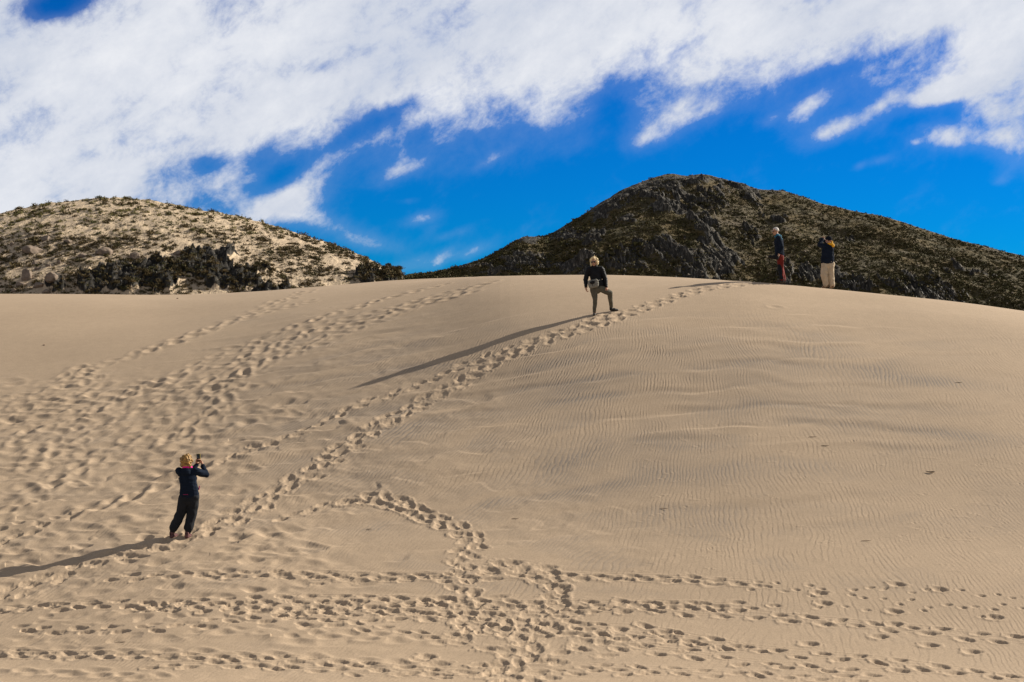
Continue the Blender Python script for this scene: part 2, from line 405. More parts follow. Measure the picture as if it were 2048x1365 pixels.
# crisp trails
g2 = [(-60, 1215), (0, 1192), (100, 1152), (200, 1118), (300, 1098), (400, 1062), (455, 1038), (530, 995), (620, 942), (690, 892), (740, 860), (800, 825), (870, 790), (950, 745),
      (1020, 712), (1100, 680), (1200, 650), (1290, 614), (1400, 580), (1480, 570), (1540, 568)]
trail(g2, .30, .14, .38, .24, .050, 0, .035, 1.0, .5, .35)
trail([(a, b + 4) for a, b in g2[:13]], .40, .22, .34, .21, .038, 0, .05, 1.0, .5, .4)
g1 = [(440, 925), (500, 900), (600, 866), (680, 828), (770, 795), (850, 765), (950, 722), (1080, 678), (1150, 655), (1185, 640), (1235, 622)]
trail(g1, .33, .08, .34, .19, .042, 0, .04, 1.1, .4, .3)
trail([(0, 1060), (120, 1040), (230, 1010), (340, 965), (420, 935)], .36, .09, .34, .2, .045, 1, .05)
trail([(0, 1085), (60, 1065), (110, 1050)], .35, .1, .34, .2, .05, 0, .03)
hh = [(560, 1035), (600, 1025), (660, 1005), (700, 996), (735, 994), (790, 1004), (850, 1030), (900, 1052), (950, 1078), (945, 1095), (925, 1110), (930, 1145), (925, 1185), (935, 1240), (945, 1285)]
trail(hh[3:9], .32, .16, .40, .23, .055, 0, .03, 1, .3, .2)
trail(hh[:4], .36, .06, .34, .17, .05, 0, .03)
trail(hh[4:], .28, .17, .34, .22, .052, 0, .04, 1, .3, .6)
trail(hh[4:], .36, .05, .30, .2, .042, 0, .05, 1, .3, .6)
ii = [(985, 1135), (1050, 1137), (1090, 1158), (1115, 1190), (1110, 1240), (1060, 1285), (1020, 1330), (1000, 1380)]
trail(ii, .27, .17, .42, .26, .06, 0, .07, 1, .4, .7); trail(ii, .36, .05, .40, .24, .05, 0, .09, 1, .4, .8)
trail([(940, 1240), (1010, 1275), (1090, 1240), (1120, 1220)], .3, .14, .4, .28, .055, 0, .08, 1, .4, .7)
rows = [
 ([(230, 1156), (560, 1150), (900, 1153), (1130, 1155), (1300, 1162), (1500, 1172)], .27, .09, .055),
 ([(640, 1162), (900, 1160), (1160, 1160), (1400, 1170), (1560, 1180)], .40, .06, .035),
 ([(0, 1222), (150, 1213), (400, 1205), (620, 1196), (800, 1202), (1100, 1215), (1300, 1212), (1460, 1218)], .24, .10, .06),
 ([(280, 1212), (450, 1214), (700, 1215), (1000, 1225), (1280, 1222), (1480, 1232), (1640, 1246), (1830, 1262), (1990, 1278), (2090, 1290)], .27, .13, .06),
 ([(60, 1262), (320, 1262), (460, 1240), (620, 1246), (800, 1262), (930, 1280)], .30, .10, .05),
 ([(560, 1232), (700, 1238), (860, 1236), (1000, 1250), (1160, 1268), (1330, 1292), (1500, 1302)], .27, .12, .065),
 ([(0, 1310), (200, 1315), (420, 1318), (640, 1325), (800, 1340), (1000, 1352)], .25, .09, .05),
 ([(300, 1335), (520, 1335), (700, 1345), (900, 1352), (1150, 1345), (1330, 1352)], .33, .09, .05),
 ([(1100, 1255), (1280, 1262), (1500, 1300), (1750, 1322), (1900, 1340), (2080, 1362)], .29, .11, .065),
 ([(1160, 1290), (1350, 1308), (1480, 1325), (1620, 1338), (1830, 1350)], .34, .10, .06),
 ([(1180, 1335), (1350, 1345), (1560, 1352), (1750, 1360)], .25, .10, .05),
 ([(1280, 1275), (1420, 1290)], .5, .08, .06), ([(1200, 1212), (1420, 1213), (1560, 1218)], .33, .08, .05)]
for pth, st_, sd, dp in rows:
    trail(pth, st_, sd, .31, .155, dp * .82, 0, .035, 1, .25, .25)
    if random.random() < .75: groove(pth, sd + .07, .005); groove(pth, -sd * .4, .004)
for tr, sk in (([(1480, 1172), (1620, 1180), (1800, 1178), (1950, 1188), (2080, 1200)], .15), ([(1500, 1180), (1620, 1192), (1750, 1200), (1900, 1215), (2080, 1222)], .2),
               ([(1540, 1212), (1700, 1222), (1800, 1215), (2080, 1240)], .3)):
    trail(tr, .26, .07, .16, .10, .032, 0, .05, .8, .2, .3, sk)          # small light prints
for px, py in ((1640, 1190), (1795, 1172), (1880, 1182), (1790, 1225), (1790, 1250), (1990, 1238), (1330, 1268), (1240, 1262), (1650, 1210), (1760, 1275), (1860, 1292), (1945, 1305), (1620, 1290)):
    q = on_dune(px, py); stamp(q.x, q.y, random.gauss(0, .15), .30, .2, .055, 0, 1, .4)
for k in range(55):                                     # trampled meeting point of the trails
    px = random.gauss(1030, 120); py = random.uniform(1190, 1370)
    q = on_dune(px, py); stamp(q.x, q.y, random.uniform(-.6, .6), random.uniform(.28, .45), random.uniform(.18, .3), random.uniform(.03, .055), 0, 1.1, .4)
for k in range(60):
    px = random.uniform(250, 900); py = random.uniform(1205, 1232)
    q = on_dune(px, py); stamp(q.x, q.y, random.uniform(-.25, .25), .27, .16, random.uniform(.03, .06), 0, 1, .3)
# small wind-cut marks and specks' furrows on the right
for k in range(150):
    px = random.uniform(1280, 2060); py = random.uniform(840, 1150)
    q = on_dune(px, py); stamp(q.x, q.y, random.gauss(-.12, .3), random.uniform(.10, .2), .022, random.uniform(.004, .010), 1, 1.2)
for px, py in ((1550, 612), (1385, 590), (1330, 602)):
    q = on_dune(px, py); stamp(q.x, q.y, 0, .3, .2, .012, 1)
feet_kill = []
crumble = .0045 * fbm(Xg / .06, Yg / .06, 2, 90) * np.clip(KILL, 0, 1) * (STAMP < -.004)
Zg = Zg + Hd * base_mask + RIP * (1 - KILL) + STAMP + crumble
# dark heavy-mineral film in the lee of bands and ripples
mn = np.clip(.5 - band * .55 * bmask, 0, 1) * bmask * np.clip(.35 + 1.3 * fbm(Xg / 3.5, Yg / 2.2, 3, 95), 0, 1.2)
mn += .8 * upper * np.clip(.5 - band2 * .5, 0, 1) * np.clip(.3 + fbm(Xg / 2.5, Yg / 1.5, 2, 97), 0, 1)
mn += .45 * sstep(fbm(Xg / 2.2, Yg / 1.3, 4, 98), .05, .45) * sstep(PYg, 700, 850) * (1 - .4 * sstep(PXg, 1500, 1900))
spot = lambda px, py, sx_, sy_: np.exp(-((PXg - px) / sx_) ** 2 - ((PYg - py - (PXg - px) * .10) / sy_) ** 2)
mn += 1.3 * spot(1850, 762, 110, 12) + 1.25 * spot(1890, 868, 120, 11) + .4 * spot(1560, 745, 220, 50) + .4 * spot(1330, 925, 200, 35)
rp = np.where(cR > .5, rip2(ph), rip2(ph_b))
mn = np.clip(mn * (.55 + .6 * np.clip(rp, -1, 1)), 0, 1.3) * (1 - KILL)
mn = .85 * mn * (1 - .6 * sstep(PYg, 1150, 1230))

sand = bpy.data.materials.new('dune_sand'); sand.use_nodes = True; t = NT(sand.node_tree)
b = t.n['Principled BSDF']; b.inputs['Roughness'].default_value = .9; b.inputs['Specular IOR Level'].default_value = .15
tc = t.node('ShaderNodeTexCoord').outputs['Object']
n1 = t.noise(tc, .35, 5, .55); n2 = t.noise(tc, 38, 3, .6); n3 = t.noise(tc, 4.0, 4, .6)
c = t.ramp(n1, [(.3, (.405, .320, .232)), (.7, (.46, .365, .266))])
c = t.mix(.5, c, t.ramp(n3, [(.3, (.385, .305, .22)), (.7, (.455, .36, .26))]))
c = t.mix(1.0, c, t.ramp(n2, [(.25, (.76, .76, .77)), (.6, (1, 1, 1))]), 'MULTIPLY')
at = t.node('ShaderNodeAttribute', attribute_name='mineral').outputs['Fac']
c = t.mix(1.0, c, (1.055, 1.0, .95), 'MULTIPLY')
c = t.mix(t.m('MULTIPLY', at, .62, clamp=True), c, (.165, .155, .15))
t.l.new(c, b.inputs['Base Color'])
bn = t.node('ShaderNodeBump'); bn.inputs['Strength'].default_value = .22; bn.inputs['Distance'].default_value = .006
t.l.new(t.noise(tc, 55, 3, .7), bn.inputs['Height']); t.l.new(bn.outputs[0], b.inputs['Normal'])
dune = grid_mesh('sand_dune', Xg, Yg, Zg, sand, {'mineral': mn})
tag(dune, kind='structure')
def zfine(x, y):
    j = int(np.clip(np.searchsorted(pxs, x / y * F + 1024), 1, len(pxs) - 1)); i = int(np.clip(np.searchsorted(Dg[:, j], y), 1, NR - 1))
    return float(Zg[i, j])

# the plain beyond, out to the horizon
gm = mat('plain_soil', (.30, .24, .17), .95, (2, .4), .1, (.01, .25))
rr = np.concatenate([np.linspace(0, 400, 30), np.geomspace(430, 9000, 25)]); th = np.linspace(0, 2 * np.pi, 97)
RR, TH = np.meshgrid(rr, th, indexing='ij')
gx, gy = RR * np.cos(TH), RR * np.sin(TH)
tag(grid_mesh('ground', gx, gy, -12 + .4 * fbm(gx / 60, gy / 60, 2, 200) , gm), kind='structure')

# ================================================================== HILLS
class Hill:
    def __init__(s, px0, px1, dpx, base, ridge, silh, zb, rows, powr, rough, back):
        s.px = np.arange(px0, px1, dpx); n = len(s.px)
        Rr = pchip([a for a, b in ridge], [b for a, b in ridge], s.px); B = np.interp(s.px, [a for a, b in base], [b for a, b in base])
        T = pchip([a for a, b in silh], [b for a, b in silh], s.px)
        sv = np.concatenate([np.linspace(0, 1, rows), np.linspace(1, 1 + back, rows // 4)[1:]])[:, None]
        D = B + sv * (Rr - B); g = np.where(sv <= 1, 1 - np.clip(1 - sv, 0, 1) ** powr, 1 - (np.clip(sv - 1, 0, 9) / back) ** 1.7)
        Z = zb + g * 40.0
        s.X = (s.px - 1024) / F * D; s.Y = D.copy(); s.sv = np.broadcast_to(sv, D.shape)
        s.PX = np.broadcast_to(s.px, D.shape)
        # scale every bearing so that its skyline is at the wanted row
        want = (EYE - T) / F
        lo = np.zeros(n); hi = np.full(n, 6.0)
        for _ in range(30):
            mid = (lo + hi) / 2; m_ = ((zb + g * 40 * mid) / D).max(0); up = m_ < want; lo = np.where(up, mid, lo); hi = np.where(up, hi, mid)
        s.Z = zb + g * 40 * np.maximum(mid, 0.0)
        s.g = np.broadcast_to(g, D.shape)
    def find(s, px, py):
        j = int(np.clip(np.searchsorted(s.px, px), 0, len(s.px) - 1)); p = EYE - F * s.Z[:, j] / s.Y[:, j]
        i = int(np.argmax(p <= py)) if (p <= py).any() else int(np.argmin(p))
        return Vector((s.X[i, j], s.Y[i, j], s.Z[i, j])), i, j
    def norm(s, i, j):
        i = min(max(i, 1), s.X.shape[0] - 2); j = min(max(j, 1), s.X.shape[1] - 2)
        P = lambda a, b_: Vector((s.X[a, b_], s.Y[a, b_], s.Z[a, b_]))
        n = (P(i, j + 1) - P(i, j - 1)).cross(P(i + 1, j) - P(i - 1, j)); return n.normalized()

LS = [(-900, 560), (-500, 500), (-200, 455), (0, 427), (60, 414), (150, 404), (208, 400), (300, 404), (400, 417), (480, 434), (560, 455), (640, 482), (700, 507), (740, 522), (775, 538), (800, 553), (815, 570), (850, 640), (950, 760)]
LH = Hill(-900, 950, 2.2, [(-900, 100), (950, 95)], [(-900, 172), (0, 172), (300, 174), (600, 166), (800, 150), (950, 145)], LS, -12, 300, 1.7, 0, 1.2)
lx, ly = LH.X, LH.Y
def blobm(H, lst):
    py = EYE - F * H.Z / H.Y; m_ = np.zeros_like(H.X)
    for px, y0, rx, ry, *rot in lst:
        a = R(rot[0]) if rot else 0; dx = H.PX - px; dy = py - y0
        u = (dx * math.cos(a) + dy * math.sin(a)) / rx; v = (-dx * math.sin(a) + dy * math.cos(a)) / ry
        m_ = np.maximum(m_, np.exp(-(u * u + v * v) ** 1.5 * .8))
    return m_
l_rock = blobm(LH, [(235, 560, 60, 34), (185, 570, 34, 26), (330, 556, 58, 38), (395, 534, 42, 32), (440, 540, 30, 44, 20), (480, 560, 60, 24), (735, 558, 34, 20), (780, 560, 26, 16), (110, 578, 24, 16), (560, 590, 60, 14)])
tt = LH.sv * 90
rockn = 1 - np.abs(fbm(lx / 3.2 + tt * .1, tt / 6, 4, 110)) * 2
LH.Z = LH.Z + (.45 * fbm(lx / 14, ly / 14, 4, 100) + .22 * fbm(lx / 2.2, ly / 2.6, 4, 105)) * (LH.sv > .02)
lr = sstep(l_rock + .65 * fbm(lx / 2.2, tt / 3.5, 4, 108), .48, .72)
stair = np.abs(((lx * .35 + tt * .22 + fbm(lx / 3, tt / 3, 2, 112) * .8) % 1.0) - .35)
LH.Z = LH.Z + lr * (.25 + .25 * rockn + .75 * fbm(lx / .8, tt / 2.4, 4, 109, .6) + .55 * stair)
skyfix = None

def hill_mat(name, sandc, rockc, grassc):
    m_ = bpy.data.materials.new(name); m_.use_nodes = True; t = NT(m_.node_tree)
    b = t.n['Principled BSDF']; b.inputs['Roughness'].default_value = .9; b.inputs['Specular IOR Level'].default_value = .2
    tc = t.node('ShaderNodeTexCoord').outputs['Object']
    n0 = t.noise(tc, .12, 5, .6); n1 = t.noise(tc, 1.2, 6, .65); n2 = t.noise(tc, 5.0, 4, .7)
    mp = t.node('ShaderNodeMapping'); mp.inputs['Rotation'].default_value = (0, R(28), 0); mp.inputs['Scale'].default_value = (2.2, .6, .5)
    t.l.new(tc, mp.inputs[0]); n3 = t.noise(mp.outputs[0], 1.1, 6, .7)
    s_ = t.mix(n1, tuple(x * .8 for x in sandc), tuple(x * 1.12 for x in sandc))
    veg = t.node('ShaderNodeAttribute', attribute_name='veg').outputs['Fac']
    vm = t.sm(t.m('ADD', veg, t.m('MULTIPLY', t.m('SUBTRACT', t.m('MULTIPLY_ADD', n1, .5, t.m('MULTIPLY', n2, .5)), .5), 3.2)), .35, .75)
    gcol = t.mix(t.sm(n0, .4, .62), grassc, (grassc[0] * 1.5, grassc[1] * 1.25, grassc[2] * .9))
    gcol = t.mix(t.m('MULTIPLY', t.sm(n2, .55, .8), .5), gcol, tuple(x * 2.4 for x in grassc))
    c = t.mix(vm, s_, gcol)
    rk = t.node('ShaderNodeAttribute', attribute_name='rock').outputs['Fac']
    rc = t.ramp(n3, [(.35, tuple(x * .4 for x in rockc)), (.54, rockc), (.62, tuple(x * 3.2 for x in rockc))])  # thin pale streaks painted into the rock colour as sunlit glints
    rm = t.sm(t.m('ADD', rk, t.m('MULTIPLY', t.m('SUBTRACT', n1, .5), .9)), .35, .6)
    c = t.mix(rm, c, rc); t.l.new(c, b.inputs['Base Color'])
    bn = t.node('ShaderNodeBump'); bn.inputs['Strength'].default_value = .8; bn.inputs['Distance'].default_value = .5
    t.l.new(t.m('ADD', n3, t.m('MULTIPLY', n2, .3)), bn.inputs['Height']); t.l.new(bn.outputs[0], b.inputs['Normal'])
    return m_
lveg = .12 + .35 * fbm(lx / 9, ly / 8, 3, 120) + .15 * sstep(LH.PX, 350, 800)
lo = grid_mesh('sandy_hill', LH.X, LH.Y, LH.Z, hill_mat('sandy_hill_ground', (.55, .43, .30), (.028, .025, .021), (.125, .098, .05)), {'veg': lveg, 'rock': lr})
tag(lo, kind='structure')

RS = [(500, 640), (700, 585), (800, 556), (860, 547), (950, 522), (990, 505), (1030, 482), (1052, 473), (1068, 474), (1082, 474), (1150, 440), (1200, 407), (1260, 374), (1320, 353), (1342, 350), (1370, 354), (1402, 349), (1450, 360), (1480, 368), (1527, 383), (1560, 384),
      (1610, 398), (1650, 411), (1716, 423), (1760, 432), (1792, 441), (1850, 460), (1900, 476), (1970, 494), (2048, 512), (2200, 548), (2500, 620), (2900, 700)]
RH = Hill(560, 2700, 2.4, [(500, 215), (1100, 215), (1500, 200), (2700, 205)], [(500, 290), (1060, 300), (1340, 335), (1530, 345), (2048, 320), (2700, 300)], RS, -12, 330, 1.35, 0, .9)
rx_, ry_ = RH.X, RH.Y; rt = RH.sv * 130
r_rock = blobm(RH, [(1225, 400, 60, 20, -25), (1130, 465, 50, 26, 20), (1180, 480, 30, 34, 55), (1415, 470, 28, 60, -25), (1440, 520, 42, 50, -20), (1385, 540, 48, 36), (1330, 515, 50, 34, -15),
                    (1250, 530, 55, 34), (1165, 540, 55, 26), (1050, 530, 60, 26), (1490, 385, 60, 14, 38), (1330, 400, 60, 26), (1390, 395, 30, 22), (1430, 400, 24, 24), (1290, 375, 60, 16, -15),
                    (1060, 478, 22, 10), (1570, 540, 20, 26, 30), (1690, 565, 70, 20, 20), (1620, 545, 34, 20), (1850, 590, 110, 22, 14), (1700, 470, 14, 6), (1940, 545, 60, 10), (1560, 430, 20, 10),
                    (1360, 360, 80, 12), (1480, 372, 60, 10, 15), (1500, 470, 26, 16, 50), (950, 545, 60, 14), (1250, 440, 26, 16)])
qc = rx_ * .86 + rt * .50; rc_ = rx_ * .50 - rt * .86
strata = fbm(qc / 1.5 + .3 * fbm(rx_ / 9, rt / 9, 2, 141), rc_ / 11, 4, 140, .6)
rr_ = sstep(r_rock * .8 + .6 * fbm(qc / 2.4, rc_ / 9, 4, 146), .42, .70)
saw = ((qc / 4.2 + .9 * fbm(rx_ / 8, rt / 10, 3, 148)) % 1.0)
RH.Z = RH.Z + (2.6 * fbm(rx_ / 30, rt / 26, 4, 150) + .45 * fbm(rx_ / 5, rt / 5, 4, 153)) * sstep(RH.sv, .02, .1) * (1 - .75 * sstep(RH.sv, .8, 1.0))
RH.Z = RH.Z + rr_ * (2.0 * strata + 1.3 * (1 - saw) ** 1.3 * np.clip(.6 + fbm(rx_ / 6, rt / 8, 2, 156), .1, 1.3) + .35 * fbm(rx_ / .9, rt / 1.6, 3, 158)) * (1 - .9 * sstep(RH.sv, .74, .97))
rveg = .75 + .35 * fbm(rx_ / 14, rt / 12, 3, 160) - .16 * np.exp(-((RH.PX - 1500) / 140.0) ** 2)
ro = grid_mesh('rocky_hill', RH.X, RH.Y, RH.Z, hill_mat('rocky_hill_ground', (.100, .078, .052), (.052, .047, .040), (.074, .062, .030)), {'veg': rveg, 'rock': rr_})
tag(ro, kind='structure')

# ------------------------------------------------------------------ scrub, shrubs, boulders, outcrops
def scrub_mat(name, c1, c2, c3):
    m_ = bpy.data.materials.new(name); m_.use_nodes = True; t = NT(m_.node_tree)
    b = t.n['Principled BSDF']; b.inputs['Roughness'].default_value = .85; b.inputs['Specular IOR Level'].default_value = .1
    oi = t.node('ShaderNodeObjectInfo').outputs['Random']; tn = t.node('ShaderNodeAttribute', attribute_name='tint').outputs['Fac']
    geo = t.node('ShaderNodeNewGeometry').outputs['Random Per Island']
    f = t.m('FRACT', t.m('ADD', tn, oi))
    c = t.ramp(f, [(0, c1), (.5, c2), (1, c3)])
    c = t.mix(1.0, c, t.ramp(geo, [(0, (.6, .6, .6)), (1, (1.25, 1.25, 1.25))]), 'MULTIPLY')
    t.l.new(c, b.inputs['Base Color']); return m_
m_brown = scrub_mat('shrub_leaf_brown', (.080, .064, .030), (.125, .090, .042), (.066, .066, .030))
m_olive = scrub_mat('shrub_leaf_olive', (.15, .135, .048), (.21, .18, .07), (.10, .10, .042))
m_dark = scrub_mat('scrub_leaf_dark', (.058, .050, .022), (.100, .080, .033), (.070, .069, .027))
def tuft(nf, flat=.6, rs=None, size=.2):
    """one shrub of unit radius: small leaf clumps (crossed bent triangles) spread through a dome"""
    rs = rs or RNG; th = rs.rand(nf) * 2 * np.pi; u = rs.rand(nf); rad = rs.rand(nf) ** .45
    el = np.arcsin(u)
    lump = 1 + .25 * np.sin(th * 3 + rs.rand() * 6) + .15 * np.sin(th * 5 + rs.rand() * 6)
    c = np.stack([np.cos(th) * np.cos(el) * rad * lump, np.sin(th) * np.cos(el) * rad * lump, np.sin(el) * rad * flat * lump + .02], -1)
    v = []; f = []
    for k in range(3):
        d = rs.normal(size=(nf, 3)); d /= np.linalg.norm(d, axis=1)[:, None]; v.append(c + d * size * (.6 + .8 * rs.rand(nf, 1)))
    V = np.stack(v, 1).reshape(-1, 3); Fc = np.arange(nf * 3).reshape(-1, 3)
    return V, Fc
def mesh_from(name, V, Fc, material, attrs=None, smooth=False):
    me = bpy.data.meshes.new(name); fill(me, V, Fc)
    for k, a in (attrs or {}).items():
        q = me.attributes.new(k, 'FLOAT', 'POINT'); q.data.foreach_set('value', a.astype(np.float32))
    if smooth: me.polygons.foreach_set('use_smooth', np.ones(len(Fc), bool))
    me.materials.append(material); return me
def merged(name, tufts, spots, material):
    Vs, Fs, Ts = [], [], []; off = 0
    for (p, s, tint) in spots:
        V, Fc = tufts[random.randrange(len(tufts))]; a = random.uniform(0, 6.28); c, s_ = math.cos(a), math.sin(a)
        Q = np.empty_like(V); Q[:, 0] = (V[:, 0] * c - V[:, 1] * s_) * s + p[0]; Q[:, 1] = (V[:, 0] * s_ + V[:, 1] * c) * s + p[1]; Q[:, 2] = V[:, 2] * s + p[2]
        Vs.append(Q); Fs.append(Fc + off); Ts.append(np.full(len(V), tint)); off += len(V)
    me = mesh_from(name, np.concatenate(Vs), np.concatenate(Fs), material, {'tint': np.concatenate(Ts)})
    o = bpy.data.objects.new(name, me); COL.objects.link(o); return o

rs_ = random.Random(5)
def scatter(H, n, pmin, pmax, dens, smin, smax, powr=2.5):
    """points over the seen face, spread evenly in the view, size in metres"""
    out = []; tries = 0; sk = (EYE - F * H.Z / H.Y)
    top = sk.min(0)
    while len(out) < n and tries < n * 8:
        tries += 1; px = rs_.uniform(pmin, pmax); j = int(np.clip(np.searchsorted(H.px, px), 1, len(H.px) - 2))
        lowpy = float(np.interp(px, [a for a, b in sil], [b for a, b in sil])) + 48
        if top[j] > lowpy: continue
        py = rs_.uniform(top[j], lowpy)
        i = int(np.argmax(sk[:, j] <= py)) if (sk[:, j] <= py).any() else int(np.argmin(sk[:, j]))
        k = dens(H, i, j, px, py)
        if rs_.random() > k: continue
        s = smin + (smax - smin) * rs_.random() ** powr
        out.append(((H.X[i, j], H.Y[i, j], H.Z[i, j] - s * .1), s, px, py))
    return out
clump = lambda H, sc, seed: fbm(H.X / sc, H.Y / sc * .7, 3, seed)
cl_l = clump(LH, 5, 170)
def dl(H, i, j, px, py):
    k = .50 + .75 * cl_l[i, j]
    if 430 < px < 760: k -= .10
    if lr[i, j] > .5: k *= .7
    top = float(np.interp(px, [a for a, b in LS], [b for a, b in LS]))
    if py - top < 12: k += .3
    return k * (1 if px < 700 else .6)
L_sp = [((p[0], p[1], p[2]), s_ * p[1] / 185, a_, b_) for p, s_, a_, b_ in scatter(LH, 10500, -260, 815, dl, .10, .56, 2.6)]
L_sp.sort(key=lambda q: -q[1] / q[0][1])
seen = [q for q in L_sp if 0 < q[2] < 2048 and q[3] < float(np.interp(q[2], [a for a, b in sil], [b for a, b in sil])) + 2]
big = seen[:262]; bigid = set(id(q) for q in big); rest = [q for q in L_sp if id(q) not in bigid]
small_t = [tuft(34, .75, size=.36) for _ in range(8)]
br = [q for q in rest if not (q[3] < 470 and rs_.random() < .72)]; brid = set(id(q) for q in br); yl = [q for q in rest if id(q) not in brid]
tag(merged('scrub', small_t, [(p, s, random.random()) for p, s, _, _ in br], m_brown),
    'low brown scrub tufts sprinkled all over the sandy left hill', 'scrub', kind='stuff')
tag(merged('tussock_grass', small_t, [(p, s * .8, random.random()) for p, s, _, _ in yl], m_olive),
    'yellow green tussock grass sprinkled below the top of the sandy left hill', 'grass', kind='stuff')
shrub_me = [mesh_from('shrub_brown', *tuft(150, .62, size=.22), m_brown) for _ in range(5)]
shrub_ol = [mesh_from('shrub_olive', *tuft(150, .55, size=.22), m_olive) for _ in range(4)]
for k, (p, s, px, py) in enumerate(big):
    ol = py < 470 and rs_.random() < .45
    o = bpy.data.objects.new('shrub', rs_.choice(shrub_ol if ol else shrub_me)); COL.objects.link(o)
    o.location = (p[0], p[1], p[2]); o.scale = (s, s, s * rs_.uniform(.85, 1.15)); o.rotation_euler = (0, 0, rs_.uniform(0, 6.28))
    near_top = py - float(np.interp(px, [a for a, b in LS], [b for a, b in LS])) < 26
    where = 'along the skyline' if near_top else 'among the boulders on the left' if px < 170 else 'on the slope right of the black crags' if px > 470 else 'in the middle around the black crags'
    kind_ = 'yellow olive' if ol else 'small brown'
    tag(o, kind_ + ' shrub ' + where + ' of the sandy hill', 'shrub', kind_ + ' shrubs ' + where)
for px, py, wpx, lab in [
    (208, 404, 16, 'dark round shrub standing alone on the summit of the sandy hill'),
    (134, 428, 24, 'brown shrub below and left of the sandy hill summit'),
    (500, 460, 28, 'dark rounded shrub beside a bare sand streak on the right slope'),
    (464, 463, 18, 'smaller dark shrub just left of the bare sand streak'),
    (358, 418, 22, 'dark brown shrub near the skyline right of the summit'),
    (524, 480, 26, 'flat dark shrub below the bare sand streak'),
    (562, 500, 28, 'dark green shrub in the bare sand of the right slope, upper of two'),
    (564, 512, 24, 'dark green shrub in the bare sand of the right slope, lower of two'),
    (35, 534, 34, 'large dark shrub above the upright boulder at far left'),
    (74, 486, 26, 'brown shrub just above the widest boulder'),
    (370, 454, 26, 'wide dark shrub mound in the middle of the sandy hill'),
    (300, 468, 20, 'brown shrub above the black crag and below the summit'),
    (625, 550, 22, 'dark shrub low on the right slope close to the dune edge'),
    (660, 500, 20, 'brown shrub near the skyline where the hill falls right')]:
    P_, i, j = LH.find(px, py); s = wpx / F * P_.y / 2
    o = bpy.data.objects.new('shrub', rs_.choice(shrub_me)); COL.objects.link(o); o.location = P_ - Vector((0, 0, s * .3)); o.scale = (s * 1.1, s, s * 1.25)
    o.rotation_euler = (0, 0, rs_.uniform(0, 6)); tag(o, lab, 'shrub')

# boulders
m_boul = mat('boulder_stone', (.20, .155, .12), .9, (2.2, 1.0), .2, (1.3, .35))
def rock_mesh(name, sub, seed, rough, planes, material, stretch=(1, 1, 1)):
    import bmesh
    bm = bmesh.new(); bmesh.ops.create_icosphere(bm, subdivisions=sub, radius=1)
    rs = random.Random(seed)
    cuts = []
    for _ in range(planes):
        n = Vector((rs.gauss(0, 1), rs.gauss(0, 1), rs.gauss(0, 1))).normalized(); cuts.append((n, rs.uniform(.55, .9)))
    off = Vector((seed * 3.1, seed * 1.7, 0))
    for v in bm.verts:
        p = v.co.copy()
        for n, d in cuts:
            e = p.dot(n) - d
            if e > 0: p -= n * e * .92
        p *= 1 + rough * mnoise.fractal(p * 1.6 + off, 1, 2, 4) + rough * .35 * mnoise.noise(p * 6 + off)
        v.co = Vector((p.x * stretch[0], p.y * stretch[1], p.z * stretch[2]))
    me = bpy.data.meshes.new(name); bm.to_mesh(me); bm.free()
    for p in me.polygons: p.use_smooth = planes < 8
    me.materials.append(material); return me
boulders = [(62, 499, 40, .55, 'widest rounded brown boulder on the left of the sandy hill'), (208, 502, 33, .62, 'large rounded boulder left of centre on the sandy hill'),
 (136, 483, 18, .7, 'small boulder between the two largest boulders, slightly higher up'), (92, 477, 22, .6, 'brown boulder just above and right of the widest boulder'),
 (52, 548, 25, 1.2, 'upright grey boulder standing near the dune edge at far left'), (270, 512, 21, .9, 'squarish boulder at the upper left of the black crags'),
 (40, 568, 20, .6, 'flat pale boulder directly below the upright boulder'), (76, 569, 24, .55, 'low broad pale boulder right of and below the upright boulder'),
 (102, 560, 28, .7, 'brown boulder beside the small black outcrop near the dune edge'), (70, 528, 15, .8, 'small boulder above the upright boulder, upper of a stacked pair'),
 (73, 537, 12, .7, 'small boulder above the upright boulder, lower of a stacked pair'), (95, 531, 12, .7, 'tiny boulder right of the stacked pair of boulders'),
 (165, 511, 20, .6, 'low dark boulder in shrubs left of the large rounded boulder'), (28, 582, 14, .6, 'small reddish boulder at the dune edge near the left border'),
 (92, 584, 16, .7, 'reddish boulder at the dune edge under the small black outcrop'), (24, 489, 11, .7, 'small round boulder left of the widest boulder'),
 (706, 513, 12, .8, 'small grey boulder above the right end crag'), (118, 525, 12, .7, 'small pale boulder midway between upright boulder and black crags'), (356, 506, 22, .6, 'flat brown boulder on top of the central black crag')]
for k, (px, py, wpx, asp, lab) in enumerate(boulders):
    P_, i, j = LH.find(px, py + wpx * asp * .3); s = wpx / F * P_.y / 2
    o = bpy.data.objects.new('boulder', rock_mesh('boulder', 4, 20 + k, .16, 5, m_boul, (1, .9, asp * 1.1))); COL.objects.link(o)
    o.location = P_ + Vector((0, 0, s * asp * .25)); o.scale = (s, s, s); o.rotation_euler = (0, 0, rs_.uniform(-.4, .4)); tag(o, lab, 'boulder')

